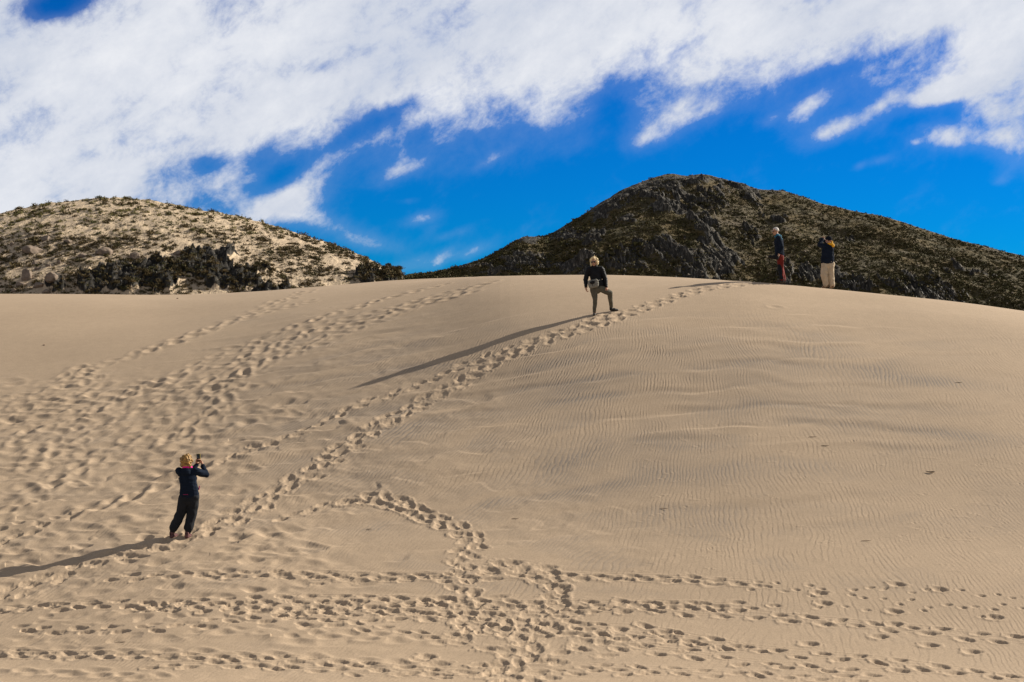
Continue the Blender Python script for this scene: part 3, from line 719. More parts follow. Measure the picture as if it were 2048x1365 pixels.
# crags: clusters of broken slabs merged into one thing each
def rockm(name, c, lo_, hi_):
    m_ = bpy.data.materials.new(name); m_.use_nodes = True; t = NT(m_.node_tree)
    b = t.n['Principled BSDF']; b.inputs['Roughness'].default_value = .62; b.inputs['Specular IOR Level'].default_value = .45
    tc = t.node('ShaderNodeTexCoord').outputs['Object']; n = t.noise(tc, 1.4, 7, .7); n2 = t.noise(tc, .5, 3, .6)
    isl = t.node('ShaderNodeNewGeometry').outputs['Random Per Island']
    cc = t.ramp(n, [(.3, tuple(x * lo_ for x in c)), (.55, c), (.8, tuple(x * hi_ for x in c))])
    cc = t.mix(1, cc, t.ramp(isl, [(0, (.4, .4, .4)), (.7, (.9, .9, .9)), (1, (2.2, 2.2, 2.2))]), 'MULTIPLY')  # a few random slabs coloured paler to stand in for sunlit faces
    cc = t.mix(t.m('MULTIPLY', t.sm(n2, .5, .62), .55), cc, (.055, .048, .02))
    t.l.new(cc, b.inputs['Base Color'])
    bn = t.node('ShaderNodeBump'); bn.inputs['Strength'].default_value = .7; bn.inputs['Distance'].default_value = .12
    t.l.new(n, bn.inputs['Height']); t.l.new(bn.outputs[0], b.inputs['Normal']); return m_
m_black = rockm('crag_black_rock', (.024, .021, .018), .35, 2.8); m_grey = rockm('crag_grey_slab', (.112, .104, .092), .3, 2.8)
chunk = [rock_mesh('chunk', 2, 60 + k, .22, 12, m_black) for k in range(6)]
CH = []
for me in chunk:
    V = np.empty(len(me.vertices) * 3, np.float32); me.vertices.foreach_get('co', V); V = V.reshape(-1, 3)
    Fc = np.array([tuple(p.vertices) for p in me.polygons]); CH.append((V, Fc))
def crag(H, px, py, wpx, hpx, n, material, lab, lean, aspect, name='rock_outcrop', size=.16):
    C0, i0, j0 = H.find(px, py); Vs, Fs = [], []; off = 0; rs = random.Random(int(px * 7 + py))
    sc = F / C0.y
    for _ in range(n):
        u, v = rs.gauss(0, .5), rs.gauss(0, .5)
        if u * u + v * v > 1.2: continue
        jj = int(np.clip(np.searchsorted(H.px, px + u * wpx / 2), 0, len(H.px) - 1))
        if py + v * hpx / 2 < (EYE - F * H.Z[:, jj] / H.Y[:, jj]).min() + 3: continue
        P_, i, j = H.find(px + u * wpx / 2, py + v * hpx / 2)
        s = (wpx / sc) * size * rs.uniform(.45, 1.2)
        V, Fc = CH[rs.randrange(6)]
        E = Euler((rs.gauss(0, .18), lean + rs.gauss(0, .16), rs.gauss(.3, .35))).to_matrix()
        M3 = np.array(E) @ np.diag([s * aspect[0], s * aspect[1], s * aspect[2]])
        Q = V @ M3.T + np.array(P_ - C0) - np.array((0, 0, s * (.75 if H is LH else .5))); Vs.append(Q); Fs.append(Fc + off); off += len(V)
    me = mesh_from(name, np.concatenate(Vs), np.concatenate(Fs), material)
    o = bpy.data.objects.new(name, me); COL.objects.link(o); o.location = C0; tag(o, lab, 'rock outcrop'); return o
for a in [(235, 562, 110, 50, 60, 'black crag at the dune edge, leftmost of the large ones'), (330, 552, 116, 60, 90, 'largest black crag at the foot of the sandy hill'),
          (396, 530, 76, 50, 55, 'black crag on the upper right of the largest crag'), (440, 530, 60, 70, 45, 'black crag running downhill beside the sand gap'),
          (490, 562, 100, 36, 50, 'low black crag reaching right along the dune edge'), (732, 556, 50, 26, 30, 'black crag near the right end of the sandy hill'),
          (776, 558, 44, 16, 30, 'black cliff ending the sandy hill above the dune'), (110, 580, 40, 22, 22, 'small black outcrop at the dune edge among pale boulders')]:
    crag(LH, a[0], a[1], a[2], a[3], a[4], m_black, a[5], .12, (.55, .5, 1.0), size=.042)
for a in [(1228, 402, 100, 34, 60, 'grey slabs high on the left shoulder of the rocky hill'), (1415, 470, 44, 90, 70, 'tallest pale slab crag in the middle of the rocky hill'),
          (1440, 525, 70, 70, 80, 'wide pale slab crag above the dune crest in the middle'), (1335, 512, 80, 50, 60, 'grey jagged crag right of the woman with the waist bag'),
          (1250, 528, 80, 54, 60, 'grey crag right beside the woman with the waist bag'), (1160, 545, 90, 34, 50, 'low grey crag behind the woman with the waist bag'),
          (1140, 470, 70, 40, 50, 'dark slabby crag on the left slope below the shoulder'), (1490, 386, 90, 16, 36, 'long pale slab line falling right below the summit'),
          (1340, 395, 60, 34, 36, 'scattered grey slabs just under the rounded summit'), (1060, 476, 36, 12, 22, 'dark rock knob on the left skyline of the rocky hill'),
          (1574, 540, 18, 36, 16, 'grey slab just right of the man in red trousers'), (1690, 566, 90, 24, 50, 'grey slabs right of the feet of the person in beige trousers'),
          (1620, 548, 50, 24, 26, 'dark slabs between the two people on the crest'), (1040, 532, 90, 30, 40, 'dark low slabs on the left foot of the rocky hill'),
          (1860, 590, 160, 26, 60, 'dark slabs low on the right foot of the rocky hill'), (1502, 472, 30, 20, 14, 'small grey slabs left of the man in red trousers'),
          (1545, 385, 50, 8, 14, 'rock teeth on the skyline right of the summit')]:
    crag(RH, a[0], a[1], a[2], a[3], a[4], m_grey, a[5], -.45, (.22, .40, 2.0), size=.036 if a[2] > 60 else .07)
cl_r = clump(RH, 9, 180)
def dr(H, i, j, px, py): return .75 + .6 * cl_r[i, j] - .7 * (rr_[i, j] > .6)
R_sp = scatter(RH, 38000, 760, 2140, dr, .16, .58, 2.3)
tiny_t = [tuft(9, .42, size=.60) for _ in range(10)]
tag(merged('scrub', tiny_t, [(p, s, random.random()) for p, s, _, _ in R_sp], m_dark), 'dark olive scrub covering the whole face of the rocky hill', 'scrub', kind='stuff')
# loose pale stones between the scrub of the rocky hill
m_stone = mat('loose_stone', (.20, .16, .12), .85, None, .2, (.3, .3))
S_sp = scatter(RH, 1250, 860, 2140, lambda H, i, j, px, py: .6 if px > 1350 else .25, .10, .30, 2.5)
oct_t = []
for k in range(5):
    V = np.array([(1, 0, 0), (-1, 0, 0), (0, 1, 0), (0, -1, 0), (0, 0, .8), (0, 0, -.8)], float) * RNG.uniform(.6, 1.3, (6, 1))
    oct_t.append((V, np.array([(0, 2, 4), (2, 1, 4), (1, 3, 4), (3, 0, 4), (2, 0, 5), (1, 2, 5), (3, 1, 5), (0, 3, 5)])))
tag(merged('loose_stones', oct_t, [((p[0], p[1], p[2] + s * .6), s, 0) for p, s, _, _ in S_sp], m_stone), 'pale loose stones scattered through the scrub of the rocky hill', 'stones', kind='stuff')

# ================================================================== small litter on the sand
m_twig = mat('dry_twig', (.085, .055, .032), .85)
def tube_mesh(name, pts_, rads, material, seg=8):
    V, Fc = [], []
    for k, (p, r) in enumerate(zip(pts_, rads)):
        d = (pts_[min(k + 1, len(pts_) - 1)] - pts_[max(k - 1, 0)]).normalized(); a = d.orthogonal().normalized(); b_ = d.cross(a)
        for q in range(seg):
            an = 2 * math.pi * q / seg; V.append(p + (a * math.cos(an) + b_ * math.sin(an)) * r)
    for k in range(len(pts_) - 1):
        for q in range(seg): Fc.append((k * seg + q, k * seg + (q + 1) % seg, (k + 1) * seg + (q + 1) % seg, (k + 1) * seg + q))
    me = bpy.data.meshes.new(name); me.from_pydata([tuple(v) for v in V], [], Fc + [tuple(range(seg))[::-1], tuple(range((len(pts_) - 1) * seg, len(pts_) * seg))])
    for p in me.polygons: p.use_smooth = True
    me.materials.append(material); return me
q = on_dune(1862, 946); zz = zfine(q.x, q.y)
pod = bpy.data.objects.new('dry_pod', tube_mesh('dry_pod', [Vector((-.11, .03, .030)), Vector((-.07, .01, .016)), Vector((-.02, -.01, .012)), Vector((.04, -.012, .014)), Vector((.085, .005, .020))], [.002, .009, .014, .017, .008], m_twig))
COL.objects.link(pod); pod.location = (q.x, q.y, zz - .002); tag(pod, 'dark brown curled pod lying alone on the rippled sand at right', 'pod')
twl = [(1625, 875, 'tiny dark twig just under the upper grey sand band'), (1650, 892, 'tiny curved twig between the two grey sand bands'), (1918, 766, 'thin twig by the upper grey streak near the right edge'),
       (1328, 1021, 'short dark twig on plain ripples left of the twig field'), (1030, 1038, 'short twig above the curving footprint trail'), (738, 1057, 'dark twig left of the curving footprint trail'),
       (240, 1289, 'forked twig in the trodden sand at lower left'), (88, 690, 'tiny dark stone on smooth sand at the far left'), (355, 596, 'tiny dark stone near the dune edge below the sandy hill'), (1732, 1085, 'short dark twig on the vertical ripples at right')]
for px, py, lab in twl:
    q = on_dune(px, py); zz = zfine(q.x, q.y); a = rs_.uniform(-.4, .3)
    st = 'stone' in lab
    if st: me = rock_mesh('stone', 3, px, .15, 4, m_twig, (.035, .03, .022))
    else:
        L = rs_.uniform(.06, .10); D_ = Vector((math.cos(a), math.sin(a), 0))
        me = tube_mesh('twig', [D_ * -L + Vector((0, 0, .004)), D_ * -L * .4 + Vector((0, .01, .010)), D_ * L * .4 + Vector((0, .005, .010)), D_ * L + Vector((0, 0, .016))], [.002, .005, .005, .002], m_twig)
    o = bpy.data.objects.new('stone' if st else 'twig', me); COL.objects.link(o); o.location = (q.x, q.y, zz); tag(o, lab, 'stone' if st else 'twig')

# ================================================================== PEOPLE
def cap(p0, r0, p1, r1, fl=(1, 1)):
    """tapered capsule; fl squeezes its section (x, y)"""
    p0, p1 = Vector(p0), Vector(p1); ax = p1 - p0; L = ax.length; d = ax.normalized()
    up = Vector((0, 1, 0)) if abs(d.y) < .9 else Vector((1, 0, 0))
    a = up.cross(d).normalized(); b_ = d.cross(a)
    V, Fc = [], []; seg = 14; rings = []
    for k in range(1, 5): th_ = math.pi / 2 * k / 4; rings.append((-math.cos(th_) * r0, math.sin(th_) * r0))
    for k in range(0, 4): th_ = math.pi / 2 * k / 4; rings.append((L + math.sin(th_) * r1, math.cos(th_) * r1))
    V.append(p0 - d * r0)
    for h, r in rings:
        for q in range(seg): an = 2 * math.pi * q / seg; V.append(p0 + d * h + (a * math.cos(an) * fl[0] + b_ * math.sin(an) * fl[1]) * r)
    V.append(p1 + d * r1); n = len(rings)
    for q in range(seg): Fc.append((0, 1 + (q + 1) % seg, 1 + q))
    for k in range(n - 1):
        for q in range(seg): i = 1 + k * seg; Fc.append((i + q, i + (q + 1) % seg, i + seg + (q + 1) % seg, i + seg + q))
    e = len(V) - 1; i = 1 + (n - 1) * seg
    for q in range(seg): Fc.append((i + q, i + (q + 1) % seg, e))
    return V, Fc
def ell(c, r, rot=(0, 0, 0)):
    M3 = Euler([R(x) for x in rot]).to_matrix(); c = Vector(c); V, Fc = [c + M3 @ Vector((0, 0, -r[2]))], []; seg, n = 18, 11
    for k in range(1, n + 1):
        th_ = -math.pi / 2 + math.pi * k / (n + 1)
        for q in range(seg): an = 2 * math.pi * q / seg; V.append(c + M3 @ Vector((math.cos(an) * math.cos(th_) * r[0], math.sin(an) * math.cos(th_) * r[1], math.sin(th_) * r[2])))
    V.append(c + M3 @ Vector((0, 0, r[2])))
    for q in range(seg): Fc.append((0, 1 + (q + 1) % seg, 1 + q))
    for k in range(n - 1):
        for q in range(seg): i = 1 + k * seg; Fc.append((i + q, i + (q + 1) % seg, i + seg + (q + 1) % seg, i + seg + q))
    e = len(V) - 1; i = 1 + (n - 1) * seg
    for q in range(seg): Fc.append((i + q, i + (q + 1) % seg, e))
    return V, Fc
def solid(name, prims, material, parent=None, vox=.008, smooth=4, wr=0, wsc=18, seed=0, wdir=(1, 1, 1), loc=None):
    """fuse primitives into one continuous closed surface, then wrinkle it"""
    V, Fc = [], []
    for v, f in prims:
        o_ = len(V); V += [tuple(x) for x in v]; Fc += [tuple(i + o_ for i in q_) for q_ in f]
    me = bpy.data.meshes.new(name); me.from_pydata(V, [], Fc); me.update()
    tmp = bpy.data.objects.new('tmp', me); COL.objects.link(tmp)
    m1 = tmp.modifiers.new('r', 'REMESH'); m1.mode = 'VOXEL'; m1.voxel_size = vox; m1.use_smooth_shade = True
    if smooth: m2 = tmp.modifiers.new('s', 'SMOOTH'); m2.factor = .5; m2.iterations = smooth
    dg = bpy.context.evaluated_depsgraph_get(); dg.update()
    out = bpy.data.meshes.new_from_object(tmp.evaluated_get(dg)); out.name = name
    bpy.data.objects.remove(tmp); bpy.data.meshes.remove(me)
    if wr:
        n = len(out.vertices); co = np.empty(n * 3, np.float32); out.vertices.foreach_get('co', co); co = co.reshape(-1, 3)
        no = np.empty(n * 3, np.float32); out.vertices.foreach_get('normal', no); no = no.reshape(-1, 3)
        w_ = np.array([mnoise.noise(Vector((c_[0] * wsc * wdir[0] + seed, c_[1] * wsc * wdir[1], c_[2] * wsc * wdir[2]))) for c_ in co.tolist()], np.float32)
        out.vertices.foreach_set('co', (co + no * (w_ * wr)[:, None]).ravel())
    for p in out.polygons: p.use_smooth = True
    out.materials.clear(); out.materials.append(material); out.update()
    o = bpy.data.objects.new(name, out); COL.objects.link(o)
    if parent: o.parent = parent
    return o
def hand(wrist, d, nrm, curl=.5, k=1.0, thumb=1):
    """palm, four fingers of different length bent at the knuckles, thumb leaving the side of the palm"""
    w0 = Vector(wrist); d = Vector(d).normalized(); n = Vector(nrm); n = (n - d * n.dot(d)).normalized(); s = d.cross(n) * thumb; P = []
    for i, (o_, L) in enumerate(((.030, .92), (.010, 1.0), (-.010, .95), (-.029, .78))):
        kn = w0 + d * .085 * k + s * o_ * k; P.append(cap(w0 + s * o_ * .6 * k + d * .01, .014 * k, kn, .0115 * k))
        a, p, r = curl * .5, kn, .0098 * k
        for seg_l in (.040, .026, .022):
            a2 = (d * math.cos(a) + n * math.sin(a)); q_ = p + a2 * seg_l * L * k; P.append(cap(p, r, q_, r * .9)); p, r = q_, r * .9; a += curl * .9
    P.append(ell(w0 + d * .045 * k, (.036 * k, .036 * k, .020 * k)))
    t0 = w0 + d * .025 * k + s * .030 * k; t1 = t0 + (d * .7 + s * .75 + n * .3).normalized() * .038 * k; t2 = t1 + (d * .9 + s * .1 + n * .6).normalized() * .03 * k
    P += [cap(t0, .014 * k, t1, .011 * k), cap(t1, .011 * k, t2, .0095 * k)]
    return P
def headp(c, f, up=(0, 0, 1), k=1.0):
    """skull, jaw, nose, ears, brow looking along f"""
    c = Vector(c); f = Vector(f).normalized(); u = Vector(up); u = (u - f * u.dot(f)).normalized(); s = f.cross(u)
    rot = [math.degrees(a) for a in Matrix((s, f, u)).transposed().to_euler()]
    L = lambda a, b_, c_: c + (s * a + f * b_ + u * c_) * k
    return [ell(L(0, -.012, .022), (.076 * k, .094 * k, .095 * k), rot), ell(L(0, .022, -.045), (.056 * k, .066 * k, .068 * k), rot), ell(L(0, .060, -.086), (.026 * k, .024 * k, .020 * k), rot),
            cap(L(0, .085, .020), .010 * k, L(0, .106, -.022), .014 * k), ell(L(.078, -.004, -.012), (.010 * k, .020 * k, .030 * k), rot), ell(L(-.078, -.004, -.012), (.010 * k, .020 * k, .030 * k), rot),
            cap(L(-.04, .078, .034), .012 * k, L(.04, .078, .034), .012 * k), cap(L(-.018, .084, -.058), .009 * k, L(.018, .084, -.058), .009 * k)], L, rot
m_skin = mat('skin', (.46, .25, .16), .55, None, .35, (14, .12)); m_lip = mat('lips', (.38, .12, .09), .5)
m_navy = mat('navy_jacket_cloth', (.010, .015, .027), .9, (60, .5), .05, (9, .25)); m_blk = mat('black_jacket_cloth', (.005, .005, .007), .6, (50, .4), .2, (9, .3))
m_char = mat('charcoal_trouser_cloth', (.014, .0155, .019), .85, (70, .5), .15, (8, .3)); m_grn = mat('grey_green_trouser_cloth', (.105, .095, .070), .85, (70, .4), .2, (8, .2))
m_red = mat('red_trouser_cloth', (.16, .015, .009), .8, (70, .4), .2, (8, .25)); m_bei = mat('beige_trouser_cloth', (.47, .38, .27), .85, (70, .4), .2, (7, .12))
m_pink = mat('pink_cloth', (.80, .012, .26), .7); m_teal = mat('teal_cloth', (.012, .13, .22), .75, (60, .3)); m_yel = mat('yellow_cloth', (.75, .38, .015), .7, (60, .3))
m_blond = mat('blond_hair', (.30, .17, .05), .5, (60, 1), .3, (16, .75)); m_pale = mat('pale_blond_hair', (.78, .60, .34), .5, (90, 1), .4, (26, .3)); m_white = mat('white_hair', (.62, .58, .54), .6, (90, .8), .3, (30, .2))
m_shoe = mat('pink_grey_shoe', (.10, .05, .05), .85, None, .1, (20, .8)); m_boot = mat('dark_boot_leather', (.022, .017, .013), .6); m_tan = mat('tan_boot_leather', (.16, .10, .06), .7)
m_plast = mat('black_plastic', (.007, .007, .008), .6, None, .2); m_glass = mat('dark_lens_glass', (.006, .006, .008), .08, None, .6); m_case = mat('yellow_phone_case', (.55, .42, .05), .5)
m_bag = mat('grey_bag_cloth', (.21, .20, .17), .8, (70, .5), .2, (14, .2)); m_cap = mat('dark_beanie_wool', (.010, .012, .018), .95, (120, .8), .05); m_mag = mat('magenta_print', (.26, .01, .08), .7)
m_collar = mat('camera_grey_trim', (.12, .12, .12), .5)
def shoe(parent, heel, toe, material, k=1.0, name='shoe', h=.055):
    a, b_ = Vector(heel), Vector(toe); m_ = a.lerp(b_, .55)
    o = solid(name, [cap(a + Vector((0, 0, .045)), .042 * k, m_ + Vector((0, 0, .042)), .044 * k, (1, 1)), cap(m_ + Vector((0, 0, .035)), .044 * k, b_ + Vector((0, 0, .028)), .034 * k),
                     cap(a + Vector((0, 0, .05)), .042 * k, a + Vector((0, 0, .05 + h)), .045 * k)], material, parent, .006, 3)
    return o
def finish(root, loc, s, rz=0):
    root.location = loc; root.scale = (s, s, s); root.rotation_euler = (0, 0, rz)

def curls(L, region, n, r, seed, jit=.02, rr=1):
    rs = random.Random(seed); P = []
    while len(P) < n:
        th_ = rs.uniform(0, 6.283); ph_ = math.asin(rs.uniform(-.75, 1)); x, y, z = math.cos(th_) * math.cos(ph_), math.sin(th_) * math.cos(ph_), math.sin(ph_)
        if not region(x, y, z): continue
        P.append((ell(L(x * .098 * rr + rs.gauss(0, jit * .3), y * .108 * rr - .01, z * .112 * rr + .012), (r * rs.uniform(.7, 1.3),) * 3)))
    return P

# ---- 1: woman seen from behind, raising a phone
def person_phone():
    g = on_dune(368, 1073); root = empty('person')
    tag(root, 'curly blond woman seen from behind, dark jacket with pink collar, raising a phone', 'person', 'people on the dune')
    o = lambda cx, cy, y=0: ((cx - 450) / 620, y, (1195 - cy) / 620)
    hips = Vector((.085, 0, .82)); chest = Vector((.055, .02, 1.18)); neck = Vector((.03, .03, 1.37))
    H_, L, rot = headp((.03, .05, 1.505), (.25, 1, .05))
    sl, sr = Vector((-.125, .03, 1.31)), Vector((.20, .04, 1.31))
    el_, er = Vector((-.08, .25, 1.16)), Vector((.375, .20, 1.225)); wl, wr_ = Vector((.14, .42, 1.40)), Vector((.272, .33, 1.415))
    kl, kr = Vector((-.09, .05, .48)), Vector((.125, .05, .46)); al, ar = Vector((-.245, -.02, .09)), Vector((.055, .02, .08))
    hl, hr = Vector((-.005, 0, .80)), Vector((.17, 0, .80))
    solid('body', H_ + [cap(neck, .052, (.03, .04, 1.46), .05), cap(hips, .13, chest, .13, (1.15, .8)), cap(chest, .13, neck, .06, (1.1, .8)), cap(sl, .05, el_, .04), cap(el_, .04, wl, .027), cap(sr, .05, er, .04), cap(er, .04, wr_, .027),
          cap(hl, .085, kl, .058), cap(kl, .055, al, .04), cap(hr, .085, kr, .058), cap(kr, .055, ar, .04)] +
          hand(wl, (.15, -.05, 1), (.2, -1, 0), .9, .95, 1) + hand(wr_, (-.35, -.1, 1), (-.8, -.5, 0), .8, .95, -1), m_skin, root, .006, 2)
    solid('jacket', [cap((.085, 0, .845), .165, (.08, 0, .95), .158, (1.18, .85)), cap((.08, 0, .95), .155, (.055, .02, 1.16), .15, (1.12, .85)), cap((.055, .02, 1.16), .152, (.04, .03, 1.30), .11, (1.22, .8)),
          cap((-.08, .03, 1.29), .085, (.16, .035, 1.29), .088), cap(sl, .078, el_, .062), cap(el_, .062, wl, .042), cap(sr, .082, er, .068), cap(er, .068, Vector(wr_) - Vector((-.01, .01, .03)), .045),
          cap((.085, 0, .84), .166, (.085, 0, .82), .160, (1.18, .86)), ell((.03, -.075, 1.30), (.10, .05, .085))], m_navy, root, .009, 3, .010, 9, 1, (1, 1, 3.2))
    solid('collar', [ell((.030, -.005, 1.395), (.088, .08, .036)), ell((.07, .04, 1.385), (.075, .06, .03))], m_pink, root, .007, 3, .004, 30)
    solid('trousers', [cap(hips + Vector((0, 0, .05)), .155, hips - Vector((0, 0, .04)), .165, (1.15, .85)), cap(hl, .118, kl, .098), cap(kl, .098, al + Vector((.03, 0, .11)), .092), cap(al + Vector((.03, 0, .11)), .090, al + Vector((.004, 0, .035)), .058),
          cap(hr, .118, kr, .10), cap(kr, .10, ar + Vector((.012, 0, .12)), .094), cap(ar + Vector((.012, 0, .11)), .092, ar + Vector((0, 0, .035)), .058)], m_char, root, .009, 3, .014, 9, 4, (1.4, 1.4, 1))
    shoe(root, (-.255, -.04, -.01), (-.20, .15, 0), m_shoe); shoe(root, (.045, -.03, -.02), (.11, .15, -.01), m_shoe)
    hair = [ell(L(0, -.03, .03), (.105, .11, .115))] + curls(L, lambda x, y, z: y < .35 or z > .6, 120, .022, 3, rr=1.06)
    solid('hair', hair + [ell(L(.07, -.05, -.06), (.05, .06, .06)), ell(L(-.07, -.05, -.06), (.05, .06, .06)), ell(L(0, -.08, -.07), (.09, .05, .055))], m_blond, root, .007, 1, .016, 30, 2)
    solid('pocket_edge', [cap((.268, .02, .95), .014, (.278, .03, 1.01), .012)], m_mag, root, .005, 2)
    pl = solid('back_print', [cap((.0, -.142, .865), .006, (.09, -.148, .865), .006, (1, 1))], m_mag, root, .003, 1)
    z0 = g.z - .025
    finish(root, (g.x + .02, g.y, z0), 1.0)
    # phone: its own thing, held upright in front of her
    ph_ = empty('phone'); tag(ph_, 'smartphone in a yellow case held up by the woman in front', 'phone')
    import bmesh
    def slab(nm, sx_, sy_, sz_, cen, mt, bev=.006):
        bm = bmesh.new(); bmesh.ops.create_cube(bm, size=1)
        for v in bm.verts: v.co = Vector((v.co.x * sx_, v.co.y * sy_, v.co.z * sz_))
        bmesh.ops.bevel(bm, geom=bm.edges[:], offset=bev, segments=3, affect='EDGES')
        me = bpy.data.meshes.new(nm); bm.to_mesh(me); bm.free(); me.materials.append(mt)
        for p in me.polygons: p.use_smooth = True
        q = bpy.data.objects.new(nm, me); COL.objects.link(q); q.location = cen; return q
    a = slab('case', .082, .011, .165, (0, 0, 0), m_case, .005); a.parent = ph_
    b2_ = slab('screen', .074, .003, .155, (0, -.0068, 0), m_glass, .0012); b2_.parent = ph_
    c2_ = slab('camera_lens', .025, .004, .045, (-.02, .0065, .05), m_plast, .001); c2_.parent = ph_
    ph_.location = Vector((g.x, g.y, z0)) + Vector((.205, .37, 1.545)); ph_.rotation_euler = (R(-8), R(-6), R(-8))
person_phone()

# ---- 2: woman on the slope facing the camera, one foot uphill
def person_slope():
    g = on_dune(1189, 631); root = empty('person')
    tag(root, 'blond woman in sunglasses and black jacket, one foot set uphill, facing down the dune', 'person', 'people on the dune')
    o = lambda cx, cy, y=0: Vector(((cx - 597) / 623, y, (1205 - cy) / 623))
    H_, L, rot = headp(o(588, 292, -.03), (-.32, -1, -.12), (-.10, 0, 1), 1.0)
    neck = o(600, 370); sl, sr = o(492, 415), o(722, 418); el_, er = o(448, 590, .03), o(782, 590, .03); wl, wr_ = o(448, 740, -.10), o(798, 728, -.06)
    hips = o(625, 730); chest = o(603, 480); hl, hr = o(580, 755), o(690, 735, -.02); kl, kr = o(606, 930, -.05), o(858, 822, .02); al, ar = o(596, 1165, .02), o(898, 1050, .28)
    solid('body', H_ + [cap(neck, .05, o(592, 330, -.01), .048), cap(hips, .12, chest, .12, (1.1, .8)), cap(chest, .12, neck, .055, (1.1, .8)), cap(sl, .048, el_, .038), cap(el_, .038, wl, .026), cap(sr, .048, er, .038), cap(er, .038, wr_, .026),
          cap(hl, .08, kl, .052), cap(kl, .05, al, .036), cap(hr, .08, kr, .052), cap(kr, .05, ar, .036)] +
          hand(wl, (.18, -.1, -1), (1, .1, .1), 1.1, .9, -1) + hand(wr_, (.0, -.25, -1), (-.2, 1, 0), .8, .95, 1), m_skin, root, .006, 2)
    solid('jacket', [cap(o(640, 690), .15, o(625, 600), .143, (1.14, .85)), cap(o(625, 600), .143, o(604, 470), .15, (1.1, .85)), cap(o(604, 470), .15, o(600, 405), .10, (1.2, .8)), cap(o(510, 412), .082, o(705, 412), .086),
          cap(sl, .078, el_, .068), cap(el_, .068, wl + Vector((0, .02, .03)), .045), cap(sr, .078, er, .070), cap(er, .070, wr_ + Vector((0, .01, .03)), .046), ell(neck + Vector((0, 0, .0)), (.085, .08, .06)),
          cap(o(690, 695), .115, o(680, 640), .11)], m_blk, root, .009, 3, .011, 11, 5, (1, 1, 3))
    solid('trousers', [cap(hips + Vector((0, 0, .03)), .14, hips - Vector((0, 0, .04)), .14, (1.1, .85)), cap(hl, .105, kl, .070), cap(kl, .068, al + Vector((0, 0, .04)), .047), cap(hr, .108, kr, .082), cap(kr, .078, ar + Vector((0, 0, .0)), .052)],
          m_grn, root, .008, 3, .008, 13, 6)
    # boots, the raised one pointing to the right, up the slope
    rf = o(900, 1128, .30)
    shoe(root, o(597, 1212, .05), o(590, 1212, -.12), m_boot, .95, 'boot', .08)
    shoe(root, rf + Vector((-.01, 0, -.0)), rf + Vector((.17, .06, .0)), m_boot, 1.05, 'boot', .10)
    hair = [ell(L(0, -.035, .04), (.096, .10, .10))] + curls(L, lambda x, y, z: (y < .25) or (z > .72), 90, .021, 8, rr=1.1)
    hair += [ell(L(.085, .0, -.05), (.028, .05, .07)), ell(L(-.085, .0, -.03), (.025, .05, .06)), cap(L(.0, 0, .11), .02, L(-.04, .0, .19), .008), cap(L(-.02, -.02, .12), .018, L(-.075, -.02, .165), .007), cap(L(.02, .02, .10), .02, L(.02, .0, .155), .010)]
    solid('hair', hair, m_pale, root, .006, 1, .012, 34, 2)
    solid('sunglasses', [ell(L(.034, .094, .010), (.030, .012, .026), rot), ell(L(-.034, .094, .010), (.030, .012, .026), rot), cap(L(-.012, .100, .016), .004, L(.012, .100, .016), .004),
          cap(L(.062, .085, .016), .004, L(.083, -.01, .012), .004), cap(L(-.062, .085, .016), .004, L(-.083, -.01, .012), .004)], m_glass, root, .004, 1)
    solid('lips', [cap(L(-.018, .094, -.056), .005, L(.018, .094, -.056), .005)], m_lip, root, .003, 1)
    finish(root, (g.x, g.y, g.z + .0), 1.0)
    bag = empty('waist_bag'); tag(bag, 'grey waist bag with black front pocket worn by the woman on the slope', 'bag')
    solid('bag_body', [cap((-.075, 0, -.06), .068, (.075, 0, -.05), .068, (1, .85)), cap((-.09, 0, .045), .062, (.085, 0, .06), .06, (1, .85)), cap((-.085, 0, -.0), .07, (.08, 0, .0), .07, (1, .85))], m_bag, bag, .007, 3, .006, 14)
    solid('front_pocket', [cap((-.065, -.062, .038), .026, (.035, -.062, .045), .026), cap((-.05, -.062, .01), .024, (.02, -.062, .01), .022)], m_plast, bag, .006, 3)
    solid('strap', [cap((-.12, 0, .05), .012, (-.19, .12, .07), .012), cap((.12, 0, .06), .012, (.19, .12, .09), .012), cap((-.02, -.055, -.07), .008, (-.02, -.06, .09), .008)], m_plast, bag, .006, 2)
    bag.location = Vector((g.x, g.y, g.z)) + o(570, 665, -.185); bag.rotation_euler = (0, R(-6), R(-8))
person_slope()

